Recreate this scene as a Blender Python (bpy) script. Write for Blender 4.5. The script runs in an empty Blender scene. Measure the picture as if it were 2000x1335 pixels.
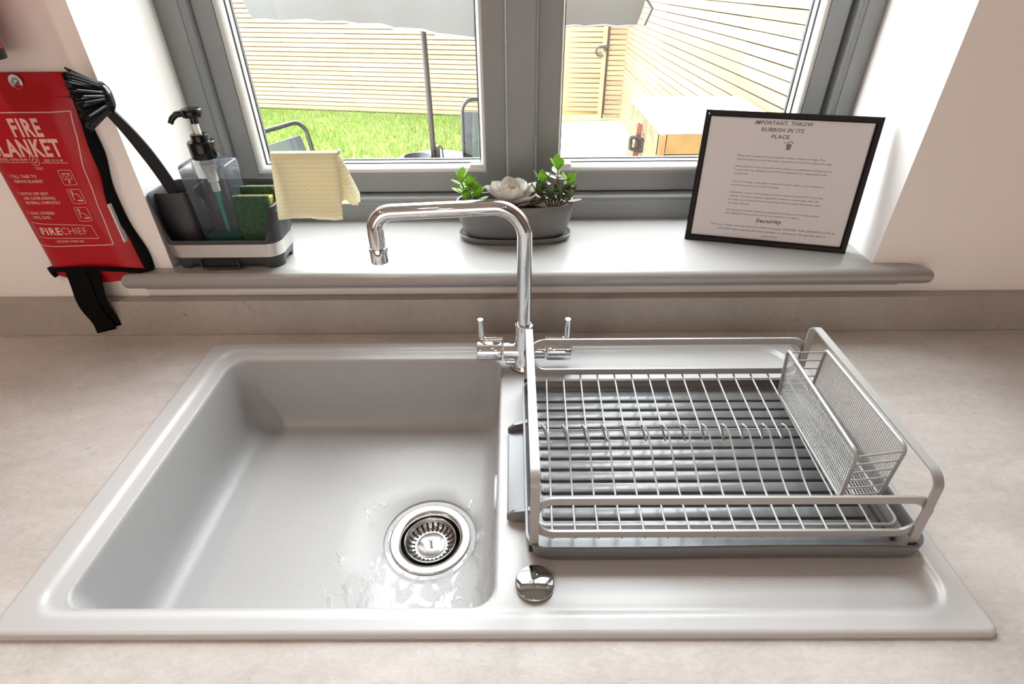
import bpy, math, random
from mathutils import Vector, Matrix
random.seed(7)
S = bpy.context.scene
COL = S.collection
PI = math.pi

# ---------------------------------------------------------------- camera, sky, sun, lamps, exposure
R3 = ((0.99996229, 0.00614281, 0.00613909), (0.00153853, 0.57040985, -0.82135878), (-0.00854725, 0.82133725, 0.57037888))
cd = bpy.data.cameras.new('camera')
cd.sensor_width = 36.0
cd.lens = 36 * 1067.72 / 2000
cd.clip_start = 0.01
cam = bpy.data.objects.new('camera', cd)
COL.objects.link(cam)
cam.matrix_world = Matrix.Translation((0, 0, 0.5397)) @ Matrix(R3).to_4x4()
S.camera = cam

SKY, SUN, LAMP, ROOM = 17.0, 1.0, 0.45, 34.0
w = bpy.data.worlds.new('world'); S.world = w; w.use_nodes = True
bg = w.node_tree.nodes['Background']
bg.inputs[0].default_value = (0.91, 0.965, 1.0, 1); bg.inputs[1].default_value = SKY

def light(name, kind, loc, energy, color=(1, 1, 1), rot=(0, 0, 0), **k):
    d = bpy.data.lights.new(name, kind); d.energy = energy; d.color = color
    for a, b in k.items(): setattr(d, a, b)
    o = bpy.data.objects.new(name, d); o.location = loc; o.rotation_euler = rot
    COL.objects.link(o); return o

light('sun', 'SUN', (0, 6, 8), SUN, (1, 0.985, 0.96), (-math.radians(31), 0, 0), angle=math.radians(13))
# ceiling downlights of the kitchen (warm)
for i, (x, y) in enumerate(((-1.25, -0.25), (-0.1, -0.35), (1.05, -0.35), (-1.1, -1.5), (0.1, -1.6), (1.2, -1.6))):
    light('ceiling_spot_%d' % i, 'AREA', (x, y, 1.60), (17, 2, 2, 4, 4, 4)[i] * LAMP, (1, 0.80, 0.66), (0, 0, 0), shape='DISK', size=0.09)
# added soft warm fill panel behind the camera
light('room_fill', 'AREA', (-0.3, -2.42, 0.25), ROOM, (1, 0.80, 0.70), (PI / 2, 0, 0), shape='RECTANGLE', size=2.8, size_y=2.0)
p = light('window_portal', 'AREA', (0.01, 1.16, 0.79), 1, (1, 1, 1), (-PI / 2, 0, 0), shape='RECTANGLE', size=1.2, size_y=1.36)
p.data.cycles.is_portal = True

S.view_settings.view_transform = 'Standard'; S.view_settings.look = 'None'
S.view_settings.gamma = 1; S.view_settings.use_curve_mapping = False
S.view_settings.exposure = 0.0
S.cycles.max_bounces = 10; S.cycles.diffuse_bounces = 5; S.cycles.glossy_bounces = 5
S.cycles.transparent_max_bounces = 16; S.cycles.transmission_bounces = 6
S.cycles.sample_clamp_indirect = 6.0
S.cycles.use_denoising = True
S.cycles.denoising_input_passes = 'RGB_ALBEDO_NORMAL'; S.cycles.denoising_prefilter = 'ACCURATE'
S.cycles.caustics_reflective = False; S.cycles.caustics_refractive = False

# ---------------------------------------------------------------- materials
def new_mat(name):
    m = bpy.data.materials.new(name); m.use_nodes = True
    return m, m.node_tree, m.node_tree.nodes['Principled BSDF']

def mat(name, col, rough=0.5, metal=0.0, var=0.0, scale=8.0, bump=0.0, bscale=60.0, coat=0.0, obj_var=0.0, stretch=(1, 1, 1), spec=0.5):
    m, t, b = new_mat(name)
    b.inputs['Base Color'].default_value = (*col, 1)
    b.inputs['Roughness'].default_value = rough
    b.inputs['Metallic'].default_value = metal
    b.inputs['Specular IOR Level'].default_value = spec
    if coat:
        b.inputs['Coat Weight'].default_value = coat; b.inputs['Coat Roughness'].default_value = 0.05
    N, L = t.nodes, t.links
    if var or bump or obj_var:
        tc = N.new('ShaderNodeTexCoord'); mp = N.new('ShaderNodeMapping'); mp.inputs['Scale'].default_value = stretch
        L.new(tc.outputs['Object'], mp.inputs[0])
    if var or obj_var:
        no = N.new('ShaderNodeTexNoise'); no.inputs['Scale'].default_value = scale; no.inputs['Detail'].default_value = 6
        L.new(mp.outputs[0], no.inputs['Vector'])
        mr = N.new('ShaderNodeMapRange'); mr.inputs[1].default_value = 0.3; mr.inputs[2].default_value = 0.7
        mr.inputs[3].default_value = 1 - var; mr.inputs[4].default_value = 1 + var
        L.new(no.outputs[0], mr.inputs[0])
        mul = N.new('ShaderNodeVectorMath'); mul.operation = 'SCALE'; mul.inputs[0].default_value = col
        src = mr.outputs[0]
        if obj_var:
            oi = N.new('ShaderNodeObjectInfo'); m2 = N.new('ShaderNodeMapRange')
            m2.inputs[3].default_value = 1 - obj_var; m2.inputs[4].default_value = 1 + obj_var
            L.new(oi.outputs['Random'], m2.inputs[0])
            mm = N.new('ShaderNodeMath'); mm.operation = 'MULTIPLY'; L.new(src, mm.inputs[0]); L.new(m2.outputs[0], mm.inputs[1]); src = mm.outputs[0]
        L.new(src, mul.inputs['Scale']); L.new(mul.outputs[0], b.inputs['Base Color'])
    if bump:
        n2 = N.new('ShaderNodeTexNoise'); n2.inputs['Scale'].default_value = bscale; n2.inputs['Detail'].default_value = 4
        L.new(mp.outputs[0], n2.inputs['Vector'])
        bu = N.new('ShaderNodeBump'); bu.inputs['Strength'].default_value = bump; bu.inputs['Distance'].default_value = 0.002
        L.new(n2.outputs[0], bu.inputs['Height']); L.new(bu.outputs[0], b.inputs['Normal'])
    return m

def clear_mat(name, tint=(1, 1, 1), refl=1.0, rough=0.02, alpha=0.0, body=(1, 1, 1)):
    """thin clear sheet: transparent plus a Fresnel reflection, optionally a little diffuse haze"""
    m, t, b = new_mat(name); N, L = t.nodes, t.links; N.remove(b)
    out = [n for n in N if n.type == 'OUTPUT_MATERIAL'][0]
    tr = N.new('ShaderNodeBsdfTransparent'); tr.inputs[0].default_value = (*tint, 1)
    gl = N.new('ShaderNodeBsdfGlossy'); gl.inputs['Roughness'].default_value = rough
    fr = N.new('ShaderNodeFresnel'); fr.inputs[0].default_value = 1.45
    mu = N.new('ShaderNodeMath'); mu.operation = 'MULTIPLY'; mu.inputs[1].default_value = refl
    L.new(fr.outputs[0], mu.inputs[0])
    mx = N.new('ShaderNodeMixShader'); L.new(mu.outputs[0], mx.inputs[0]); L.new(tr.outputs[0], mx.inputs[1]); L.new(gl.outputs[0], mx.inputs[2])
    last = mx
    if alpha:
        df = N.new('ShaderNodeBsdfDiffuse'); df.inputs[0].default_value = (*body, 1)
        m2 = N.new('ShaderNodeMixShader'); m2.inputs[0].default_value = alpha
        L.new(mx.outputs[0], m2.inputs[1]); L.new(df.outputs[0], m2.inputs[2]); last = m2
    L.new(last.outputs[0], out.inputs[0])
    return m

def stone_mat(name, c1, c2, rough=0.45):
    m, t, b = new_mat(name); N, L = t.nodes, t.links
    tc = N.new('ShaderNodeTexCoord')
    n1 = N.new('ShaderNodeTexNoise'); n1.inputs['Scale'].default_value = 5; n1.inputs['Detail'].default_value = 8; n1.inputs['Roughness'].default_value = 0.65; n1.inputs['Distortion'].default_value = 0.6
    n2 = N.new('ShaderNodeTexNoise'); n2.inputs['Scale'].default_value = 60; n2.inputs['Detail'].default_value = 6; n2.inputs['Roughness'].default_value = 0.7; n2.inputs['Distortion'].default_value = 1.5
    mp = N.new('ShaderNodeMapping'); mp.inputs['Scale'].default_value = (1, 1.8, 1); mp.inputs['Rotation'].default_value = (0, 0, -0.35)
    L.new(tc.outputs['Object'], mp.inputs[0]); L.new(mp.outputs[0], n1.inputs['Vector']); L.new(mp.outputs[0], n2.inputs['Vector'])
    r1 = N.new('ShaderNodeMapRange'); r1.inputs[1].default_value = 0.35; r1.inputs[2].default_value = 0.65
    r2 = N.new('ShaderNodeMapRange'); r2.inputs[1].default_value = 0.3; r2.inputs[2].default_value = 0.72
    L.new(n1.outputs[0], r1.inputs[0]); L.new(n2.outputs[0], r2.inputs[0])
    ad = N.new('ShaderNodeMath'); ad.operation = 'MULTIPLY_ADD'; ad.inputs[1].default_value = 0.5
    L.new(r1.outputs[0], ad.inputs[0])
    h = N.new('ShaderNodeMath'); h.operation = 'MULTIPLY'; h.inputs[1].default_value = 0.5; L.new(r2.outputs[0], h.inputs[0]); L.new(h.outputs[0], ad.inputs[2])
    mx = N.new('ShaderNodeMix'); mx.data_type = 'RGBA'; mx.inputs[6].default_value = (*c1, 1); mx.inputs[7].default_value = (*c2, 1)
    L.new(ad.outputs[0], mx.inputs[0])
    # sparse dark flecks
    v = N.new('ShaderNodeTexNoise'); v.inputs['Scale'].default_value = 38; v.inputs['Detail'].default_value = 3
    L.new(mp.outputs[0], v.inputs['Vector'])
    r3 = N.new('ShaderNodeMapRange'); r3.inputs[1].default_value = 0.70; r3.inputs[2].default_value = 0.78; r3.inputs[3].default_value = 1; r3.inputs[4].default_value = 0.72
    L.new(v.outputs[0], r3.inputs[0])
    sc = N.new('ShaderNodeVectorMath'); sc.operation = 'SCALE'; L.new(mx.outputs[2], sc.inputs[0]); L.new(r3.outputs[0], sc.inputs['Scale'])
    L.new(sc.outputs[0], b.inputs['Base Color']); b.inputs['Roughness'].default_value = rough
    bu = N.new('ShaderNodeBump'); bu.inputs['Strength'].default_value = 0.12; bu.inputs['Distance'].default_value = 0.001
    L.new(n2.outputs[0], bu.inputs['Height']); L.new(bu.outputs[0], b.inputs['Normal'])
    return m

def bowl_mat(name, base, cx, cy):
    """granite composite; wet streaks and drops in the low end of the bowl around the waste"""
    m, t, b = new_mat(name); N, L = t.nodes, t.links
    tc = N.new('ShaderNodeTexCoord')
    sp = N.new('ShaderNodeTexNoise'); sp.inputs['Scale'].default_value = 700; sp.inputs['Detail'].default_value = 2
    L.new(tc.outputs['Object'], sp.inputs['Vector'])
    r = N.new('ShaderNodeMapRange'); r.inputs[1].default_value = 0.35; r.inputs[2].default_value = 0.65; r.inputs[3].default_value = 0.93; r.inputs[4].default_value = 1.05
    L.new(sp.outputs[0], r.inputs[0])
    # wet mask
    ds = N.new('ShaderNodeVectorMath'); ds.operation = 'DISTANCE'; ds.inputs[1].default_value = (cx - 0.01, cy - 0.075, -0.13)
    L.new(tc.outputs['Object'], ds.inputs[0])
    dr = N.new('ShaderNodeMapRange'); dr.inputs[1].default_value = 0.05; dr.inputs[2].default_value = 0.22; dr.inputs[3].default_value = 0.15; dr.inputs[4].default_value = -0.14
    L.new(ds.outputs['Value'], dr.inputs[0])
    mp = N.new('ShaderNodeMapping'); mp.inputs['Scale'].default_value = (1.0, 0.55, 1)
    L.new(tc.outputs['Object'], mp.inputs[0])
    wn = N.new('ShaderNodeTexNoise'); wn.inputs['Scale'].default_value = 42; wn.inputs['Detail'].default_value = 5; wn.inputs['Roughness'].default_value = 0.62; wn.inputs['Distortion'].default_value = 0.8
    L.new(mp.outputs[0], wn.inputs['Vector'])
    ad = N.new('ShaderNodeMath'); ad.operation = 'ADD'; L.new(wn.outputs[0], ad.inputs[0]); L.new(dr.outputs[0], ad.inputs[1])
    wm = N.new('ShaderNodeMapRange'); wm.inputs[1].default_value = 0.60; wm.inputs[2].default_value = 0.64
    L.new(ad.outputs[0], wm.inputs[0])
    ro = N.new('ShaderNodeMapRange'); ro.inputs[3].default_value = 0.42; ro.inputs[4].default_value = 0.14
    L.new(wm.outputs[0], ro.inputs[0]); L.new(ro.outputs[0], b.inputs['Roughness'])
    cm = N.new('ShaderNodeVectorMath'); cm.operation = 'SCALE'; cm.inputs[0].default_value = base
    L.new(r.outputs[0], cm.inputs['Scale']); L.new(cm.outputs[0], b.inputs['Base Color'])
    b.inputs['Specular IOR Level'].default_value = 0.5
    bu = N.new('ShaderNodeBump'); bu.inputs['Strength'].default_value = 0.40; bu.inputs['Distance'].default_value = 0.0012
    mu = N.new('ShaderNodeMath'); mu.operation = 'MULTIPLY'; L.new(wm.outputs[0], mu.inputs[0]); L.new(wn.outputs[0], mu.inputs[1])
    L.new(mu.outputs[0], bu.inputs['Height']); L.new(bu.outputs[0], b.inputs['Normal'])
    return m

def zigzag_mat(name):
    """pale cloth with printed yellow chevrons (object coords: x across, z up)"""
    m, t, b = new_mat(name); N, L = t.nodes, t.links
    tc = N.new('ShaderNodeTexCoord'); sx = N.new('ShaderNodeSeparateXYZ'); L.new(tc.outputs['Object'], sx.inputs[0])
    def mth(op, a, c=None, d=None):
        n = N.new('ShaderNodeMath'); n.operation = op
        for i, v in enumerate((a, c, d)):
            if v is None: continue
            if isinstance(v, (int, float)): n.inputs[i].default_value = v
            else: L.new(v, n.inputs[i])
        return n.outputs[0]
    tri = mth('PINGPONG', mth('MULTIPLY', sx.outputs[0], 1.0), 0.0052)
    zz = mth('ADD', sx.outputs[2], mth('MULTIPLY', tri, 0.55))
    st = mth('FRACT', mth('MULTIPLY', zz, 1 / 0.0068))
    mask = mth('LESS_THAN', mth('ABSOLUTE', mth('SUBTRACT', st, 0.5)), 0.2)
    mx = N.new('ShaderNodeMix'); mx.data_type = 'RGBA'; mx.inputs[6].default_value = (0.87, 0.85, 0.77, 1); mx.inputs[7].default_value = (0.84, 0.79, 0.50, 1)
    L.new(mask, mx.inputs[0]); L.new(mx.outputs[2], b.inputs['Base Color']); b.inputs['Roughness'].default_value = 0.9
    b.inputs['Subsurface Weight'].default_value = 0.0
    # thin cloth lets light through
    tl = N.new('ShaderNodeBsdfTranslucent'); L.new(mx.outputs[2], tl.inputs[0])
    ms = N.new('ShaderNodeMixShader'); ms.inputs[0].default_value = 0.45
    out = [n for n in N if n.type == 'OUTPUT_MATERIAL'][0]
    L.new(b.outputs[0], ms.inputs[1]); L.new(tl.outputs[0], ms.inputs[2]); L.new(ms.outputs[0], out.inputs[0])
    return m

def leaf_mat(name, c, trans=0.35, rough=0.4, nscale=90, nvar=0.22):
    m, t, b = new_mat(name); N, L = t.nodes, t.links
    tc = N.new('ShaderNodeTexCoord'); no = N.new('ShaderNodeTexNoise'); no.inputs['Scale'].default_value = nscale; L.new(tc.outputs['Object'], no.inputs['Vector'])
    mr = N.new('ShaderNodeMapRange'); mr.inputs[3].default_value = 1 - nvar; mr.inputs[4].default_value = 1 + nvar; L.new(no.outputs[0], mr.inputs[0])
    v = N.new('ShaderNodeVectorMath'); v.operation = 'SCALE'; v.inputs[0].default_value = c; L.new(mr.outputs[0], v.inputs['Scale'])
    L.new(v.outputs[0], b.inputs['Base Color']); b.inputs['Roughness'].default_value = rough
    tl = N.new('ShaderNodeBsdfTranslucent'); L.new(v.outputs[0], tl.inputs[0])
    ms = N.new('ShaderNodeMixShader'); ms.inputs[0].default_value = trans
    out = [n for n in N if n.type == 'OUTPUT_MATERIAL'][0]
    L.new(b.outputs[0], ms.inputs[1]); L.new(tl.outputs[0], ms.inputs[2]); L.new(ms.outputs[0], out.inputs[0])
    return m

M = {}
M['wall'] = mat('wall_paint', (0.82, 0.79, 0.765), 0.75, var=0.015, scale=3, bump=0.05, bscale=120)
M['far_wall'] = mat('far_wall_units', (0.30, 0.26, 0.23), 0.6)
M['ceiling'] = mat('ceiling_paint', (0.62, 0.59, 0.57), 0.8)
M['floor'] = mat('floor_tile', (0.33, 0.28, 0.24), 0.5, var=0.1)
M['grey_paint'] = mat('grey_gloss_paint', (0.215, 0.226, 0.232), 0.33, var=0.04, scale=14, bump=0.10, bscale=26, stretch=(1, 1, 0.25))
M['sill_paint'] = mat('sill_paint', (0.36, 0.35, 0.34), 0.30, var=0.03, scale=9, bump=0.06, bscale=20, stretch=(0.2, 1, 1))
M['bead'] = mat('bead_paint', (0.52, 0.52, 0.50), 0.35)
M['gasket'] = mat('black_gasket', (0.10, 0.10, 0.11), 0.5)
M['glass_outer'] = clear_mat('outer_window_glass', (0.985, 0.99, 0.985), 0.25, 0.0)
M['spacer'] = mat('spacer_bar', (0.6, 0.62, 0.62), 0.35, 0.6)
M['glass'] = clear_mat('window_glass', (0.985, 0.99, 0.985), 1.0, 0.0, 0.002, (1, 1, 1))
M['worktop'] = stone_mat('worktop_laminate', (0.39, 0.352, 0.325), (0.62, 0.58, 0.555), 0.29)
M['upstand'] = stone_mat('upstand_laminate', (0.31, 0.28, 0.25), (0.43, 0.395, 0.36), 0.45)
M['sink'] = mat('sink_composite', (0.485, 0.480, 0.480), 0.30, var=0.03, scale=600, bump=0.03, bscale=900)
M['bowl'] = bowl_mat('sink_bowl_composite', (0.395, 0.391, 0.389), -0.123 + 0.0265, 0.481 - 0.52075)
M['chrome'] = mat('chrome', (0.78, 0.78, 0.79), 0.045, 1.0)
M['chrome_dark_reflection'] = mat('chrome_dark_reflection', (0.44, 0.445, 0.46), 0.05, 1.0)  # chrome with a dark reflection put into its colour, for the badge
M['steel'] = mat('polished_steel', (0.70, 0.69, 0.68), 0.16, 1.0)
M['brushed'] = mat('brushed_steel_band', (0.62, 0.58, 0.54), 0.32, 0.95, bump=0.05, bscale=40, stretch=(0.05, 0.05, 8))
M['black'] = mat('black_plastic', (0.008, 0.008, 0.009), 0.35, spec=0.25)
M['black_gloss'] = mat('black_gloss_plastic', (0.005, 0.005, 0.006), 0.12, spec=0.35)
M['black_frame'] = mat('black_frame_lacquer', (0.003, 0.003, 0.0035), 0.16, spec=0.12)
M['black_rubber'] = mat('black_rubber', (0.010, 0.010, 0.011), 0.35, spec=0.3)
M['hole_shade'] = mat('hole_shade', (0.01, 0.01, 0.01), 0.7)  # near-black colour painted in for the shade inside openings
M['rack'] = mat('rack_silver_coating', (0.36, 0.355, 0.345), 0.36, 0.2)
M['tray'] = mat('tray_grey_plastic', (0.130, 0.130, 0.133), 0.27, bump=0.03, bscale=200)
M['caddy'] = mat('caddy_grey_plastic', (0.038, 0.041, 0.045), 0.38, spec=0.35)
M['red'] = mat('red_vinyl', (0.40, 0.003, 0.010), 0.40, spec=0.35, var=0.06, scale=20, bump=0.10, bscale=28)
M['red_gloss'] = mat('red_enamel', (0.45, 0.01, 0.01), 0.2)
M['pink_print'] = mat('pale_print', (0.72, 0.42, 0.38), 0.55)
M['webbing'] = mat('black_webbing', (0.004, 0.004, 0.0045), 0.9, spec=0.1, bump=0.2, bscale=500)
M['white'] = mat('white_plastic', (0.75, 0.75, 0.73), 0.4)
M['paper'] = mat('white_paper', (0.93, 0.94, 0.99), 0.55)
M['ink'] = mat('dark_ink', (0.025, 0.02, 0.022), 0.6)
M['grey_ink'] = mat('grey_ink', (0.16, 0.15, 0.15), 0.6)
M['bottle'] = clear_mat('clear_bottle', (0.93, 0.95, 0.975), 1.0, 0.03, 0.05, (0.55, 0.64, 0.80))
M['water'] = clear_mat('water', (1, 1, 1), 1.6, 0.02)
M['pic_glass'] = clear_mat('picture_glass', (1, 1, 1), 0.9, 0.05)
M['soap'] = mat('green_soap', (0.0, 0.16, 0.10), 0.15)
M['tube'] = mat('milky_tube', (0.62, 0.66, 0.66), 0.35)
M['tube_green'] = mat('tube_in_green_soap', (0.02, 0.28, 0.20), 0.35)
M['scour'] = mat('green_scourer', (0.035, 0.085, 0.045), 0.95, var=0.35, scale=160, bump=0.9, bscale=420)
M['foam'] = mat('yellow_foam', (0.36, 0.27, 0.05), 0.9, var=0.1, scale=200, bump=0.4, bscale=300)
M['cloth'] = zigzag_mat('zigzag_cloth')
M['pot'] = mat('grey_glazed_pot', (0.135, 0.137, 0.134), 0.42, var=0.03, scale=30)
M['soil'] = mat('dark_soil', (0.035, 0.022, 0.014), 0.95, var=0.4, scale=120, bump=0.8, bscale=200)
M['leaf_pale'] = leaf_mat('pale_succulent', (0.60, 0.56, 0.50), 0.35, 0.5)
M['leaf_edge'] = leaf_mat('pink_leaf', (0.42, 0.30, 0.27), 0.25, 0.5)
M['leaf_green'] = leaf_mat('bright_green_leaf', (0.28, 0.50, 0.06), 0.45)
M['leaf_dark'] = leaf_mat('dark_green_leaf', (0.10, 0.15, 0.06), 0.2, 0.3)
M['leaf_red'] = leaf_mat('reddish_leaf', (0.22, 0.075, 0.045), 0.25, 0.35)
M['stem'] = mat('succulent_stem', (0.16, 0.14, 0.05), 0.7)
M['timber'] = mat('fence_timber', (0.235, 0.172, 0.094), 0.75, var=0.10, scale=5, obj_var=0.14, stretch=(0.25, 0.25, 3))
M['timber_post'] = mat('post_timber', (0.20, 0.125, 0.055), 0.8, var=0.12, scale=8)
M['slat_gap_tone'] = mat('slat_gap_backing', (0.34, 0.20, 0.075), 0.8, var=0.12, scale=8)  # orange tone for the sheets that colour the gaps between slats
M['counter_top'] = mat('pale_counter_top', (0.72, 0.70, 0.66), 0.6, var=0.03)
M['osb'] = mat('weathered_board', (0.20, 0.16, 0.085), 0.85, var=0.5, scale=28, bump=0.5, bscale=60)
M['orange_ply'] = mat('orange_timber', (0.25, 0.145, 0.05), 0.8, var=0.2, scale=9)
M['patio'] = mat('pale_paving', (0.40, 0.39, 0.37), 0.8, var=0.08, scale=3, obj_var=0.06)
M['lawn'] = mat('lawn_ground', (0.085, 0.115, 0.014), 0.9, var=0.3, scale=6)
M['grass'] = leaf_mat('grass_blades', (0.115, 0.175, 0.024), 0.4, 0.6)
M['parasol'] = leaf_mat('grey_parasol_fabric', (0.130, 0.124, 0.123), 0.42, 0.8, 3.0, 0.1)
M['parasol_trim'] = leaf_mat('white_trim', (0.30, 0.28, 0.31), 0.3, 0.8)
M['pole'] = mat('brown_pole', (0.016, 0.009, 0.008), 0.4, var=0.25, scale=50)
M['chair_metal'] = mat('grey_chair_tube', (0.032, 0.030, 0.028), 0.35)
M['mesh_fabric'] = clear_mat('pale_chair_mesh', (0.9, 0.92, 0.92), 0.2, 0.3, 0.72, (0.16, 0.18, 0.18))
M['chair_band'] = mat('grey_chair_band', (0.085, 0.092, 0.11), 0.7)
M['saw_red'] = mat('faded_red', (0.20, 0.05, 0.04), 0.5)
M['saw_grey'] = mat('dark_grey_tool', (0.022, 0.025, 0.026), 0.5)
M['render'] = mat('white_render', (0.75, 0.75, 0.75), 0.85)
M['cab'] = mat('cabinet_grey', (0.35, 0.35, 0.34), 0.5)

# ---------------------------------------------------------------- mesh helpers
WL = {}   # world origin of every object made

def add(a, b): return (a[0] + b[0], a[1] + b[1], a[2] + b[2])
def sub(a, b): return (a[0] - b[0], a[1] - b[1], a[2] - b[2])
def mulv(a, s): return (a[0] * s, a[1] * s, a[2] * s)

class MB:
    def __init__(s): s.v = []; s.f = []
    def box(s, x0, x1, y0, y1, z0, z1):
        n = len(s.v)
        s.v += [(x, y, z) for z in (z0, z1) for y in (y0, y1) for x in (x0, x1)]
        s.f += [tuple(n + i for i in q) for q in ((0, 2, 3, 1), (4, 5, 7, 6), (0, 1, 5, 4), (2, 6, 7, 3), (0, 4, 6, 2), (1, 3, 7, 5))]
        return s
    def bbox(s, x0, x1, y0, y1, z0, z1, b=0.001):
        """box with chamfered vertical and horizontal edges (loft of three rings)"""
        rings = []
        for z, d in ((z0, b), (z0 + b, 0), (z1 - b, 0), (z1, b)):
            rings.append([(x0 + d + (b if 0 else 0), y0 + d, z), (x1 - d, y0 + d, z), (x1 - d, y1 - d, z), (x0 + d, y1 - d, z)])
        return s.loft(rings, cap=True)
    def loft(s, rings, cap=False, closed=True, cap0=None, cap1=None):
        n = len(s.v); k = len(rings[0])
        for r in rings: s.v += [tuple(p) for p in r]
        for i in range(len(rings) - 1):
            for j in range(k if closed else k - 1):
                a = n + i * k + j; b = n + i * k + (j + 1) % k
                s.f.append((a, b, b + k, a + k))
        if cap or cap0: s.f.append(tuple(n + j for j in reversed(range(k))))
        if cap or cap1: s.f.append(tuple(n + (len(rings) - 1) * k + j for j in range(k)))
        return s
    def lathe(s, prof, c=(0, 0, 0), n=32, axis='z', cap=True):
        rings = []
        for r, h in prof:
            ring = []
            for i in range(n):
                a = 2 * PI * i / n; u, q = r * math.cos(a), r * math.sin(a)
                if axis == 'z': p_ = (u, q, h)
                elif axis == 'x': p_ = (h, u, q)
                else: p_ = (q, h, u)
                ring.append(add(p_, c))
            rings.append(ring)
        return s.loft(rings, cap=cap)
    def tube(s, path, r, n=10, cap=True, closed=False):
        P = [Vector(p) for p in path]; N = len(P)
        rr = r if isinstance(r, (list, tuple)) else [r] * N
        T = []
        for i in range(N):
            if closed: d = P[(i + 1) % N] - P[i - 1]
            else: d = P[min(i + 1, N - 1)] - P[max(i - 1, 0)]
            T.append(d.normalized())
        u = T[0].orthogonal().normalized(); rings = []
        for i in range(N):
            if i: 
                u = (u - T[i] * u.dot(T[i])).normalized()
            v = T[i].cross(u)
            rings.append([tuple(P[i] + (u * math.cos(2 * PI * j / n) + v * math.sin(2 * PI * j / n)) * rr[i]) for j in range(n)])
        if closed: rings.append(rings[0])
        return s.loft(rings, cap=cap and not closed)
    def sweep(s, path, B, wB, wN, closed=False):
        """rectangular bar wB wide along the fixed axis B, wN thick across it"""
        P = [Vector(p) for p in path]; B = Vector(B).normalized(); rings = []; N = len(P)
        for i in range(N):
            if closed: d = P[(i + 1) % N] - P[i - 1]
            else: d = P[min(i + 1, N - 1)] - P[max(i - 1, 0)]
            nn = d.normalized().cross(B).normalized()
            rings.append([tuple(P[i] + B * a * wB / 2 + nn * b * wN / 2) for a, b in ((-1, -1), (1, -1), (1, 1), (-1, 1))])
        if closed: rings.append(rings[0])
        return s.loft(rings, cap=not closed)
    def poly(s, pts):
        n = len(s.v); s.v += [tuple(p) for p in pts]; s.f.append(tuple(range(n, n + len(pts)))); return s
    def prism(s, pts, d):
        """flat outline pts (3-D, planar) extruded by vector d"""
        return s.loft([pts, [add(p, d) for p in pts]], cap=True)
    def grid(s, fn, nu, nv, closed_u=False):
        n = len(s.v)
        for j in range(nv + 1):
            for i in range(nu + (0 if closed_u else 1)):
                s.v.append(tuple(fn(i / nu, j / nv)))
        k = nu if closed_u else nu + 1
        for j in range(nv):
            for i in range(nu):
                a = n + j * k + i; b = n + j * k + (i + 1) % k
                s.f.append((a, b, b + k, a + k))
        return s
    def xf(s, m, start=0):
        s.v[start:] = [tuple(m @ Vector(p)) for p in s.v[start:]]; return s
    def build(s, name, m, parent=None, smooth=False, angle=40, local=False, kind=None, label=None, mods=()):
        me = bpy.data.meshes.new(name)
        o = bpy.data.objects.new(name, me); COL.objects.link(o)
        org = (0, 0, 0)
        if parent is not None:
            o.parent = parent
            if not local: org = WL.get(parent.name, (0, 0, 0))
        WL[o.name] = org
        me.from_pydata([sub(p, org) for p in s.v], [], s.f); me.update()
        me.materials.append(m)
        if smooth:
            me.polygons.foreach_set('use_smooth', [True] * len(me.polygons))
            me.set_sharp_from_angle(angle=math.radians(angle))
        if kind: o['kind'] = kind
        if label: o['label'] = label
        return o

def thing(name, label, cat, loc=(0, 0, 0), group=None):
    o = bpy.data.objects.new(name, None); COL.objects.link(o); o.empty_display_size = 0.02
    o.location = loc; WL[o.name] = tuple(loc); o['label'] = label; o['category'] = cat
    if group: o['group'] = group
    return o

def tag(o, label, cat, group=None):
    o['label'] = label; o['category'] = cat
    if group: o['group'] = group
    return o

def struct(o): o['kind'] = 'structure'; return o

def bevel(o, w_, seg=2):
    m = o.modifiers.new('bevel', 'BEVEL'); m.width = w_; m.segments = seg; m.limit_method = 'ANGLE'; m.angle_limit = math.radians(40)
    o.data.polygons.foreach_set('use_smooth', [True] * len(o.data.polygons)); o.data.set_sharp_from_angle(angle=math.radians(50))
    return o

def fillet(pts, r, n=6, closed=False):
    P = [Vector(p) for p in pts]; out = []; N = len(P)
    for i in range(N):
        if not closed and i in (0, N - 1): out.append(tuple(P[i])); continue
        a, b, c = P[i - 1], P[i], P[(i + 1) % N]
        d1, d2 = (a - b), (c - b); rr = r[i] if isinstance(r, (list, tuple)) else r
        ang = d1.angle(d2)
        if ang > PI - 0.02: out.append(tuple(b)); continue
        t = min(rr / math.tan(ang / 2), d1.length * 0.49, d2.length * 0.49)
        d1.normalize(); d2.normalize(); p0, p1 = b + d1 * t, b + d2 * t
        re = t * math.tan(ang / 2); ce = b + (d1 + d2).normalized() * (re / math.sin(ang / 2))
        for k in range(n + 1):
            va, vb = p0 - ce, p1 - ce; ph = va.angle(vb); t_ = k / n
            out.append(tuple(ce + (va * math.sin((1 - t_) * ph) + vb * math.sin(t_ * ph)) / math.sin(ph)))
    return out

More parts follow.
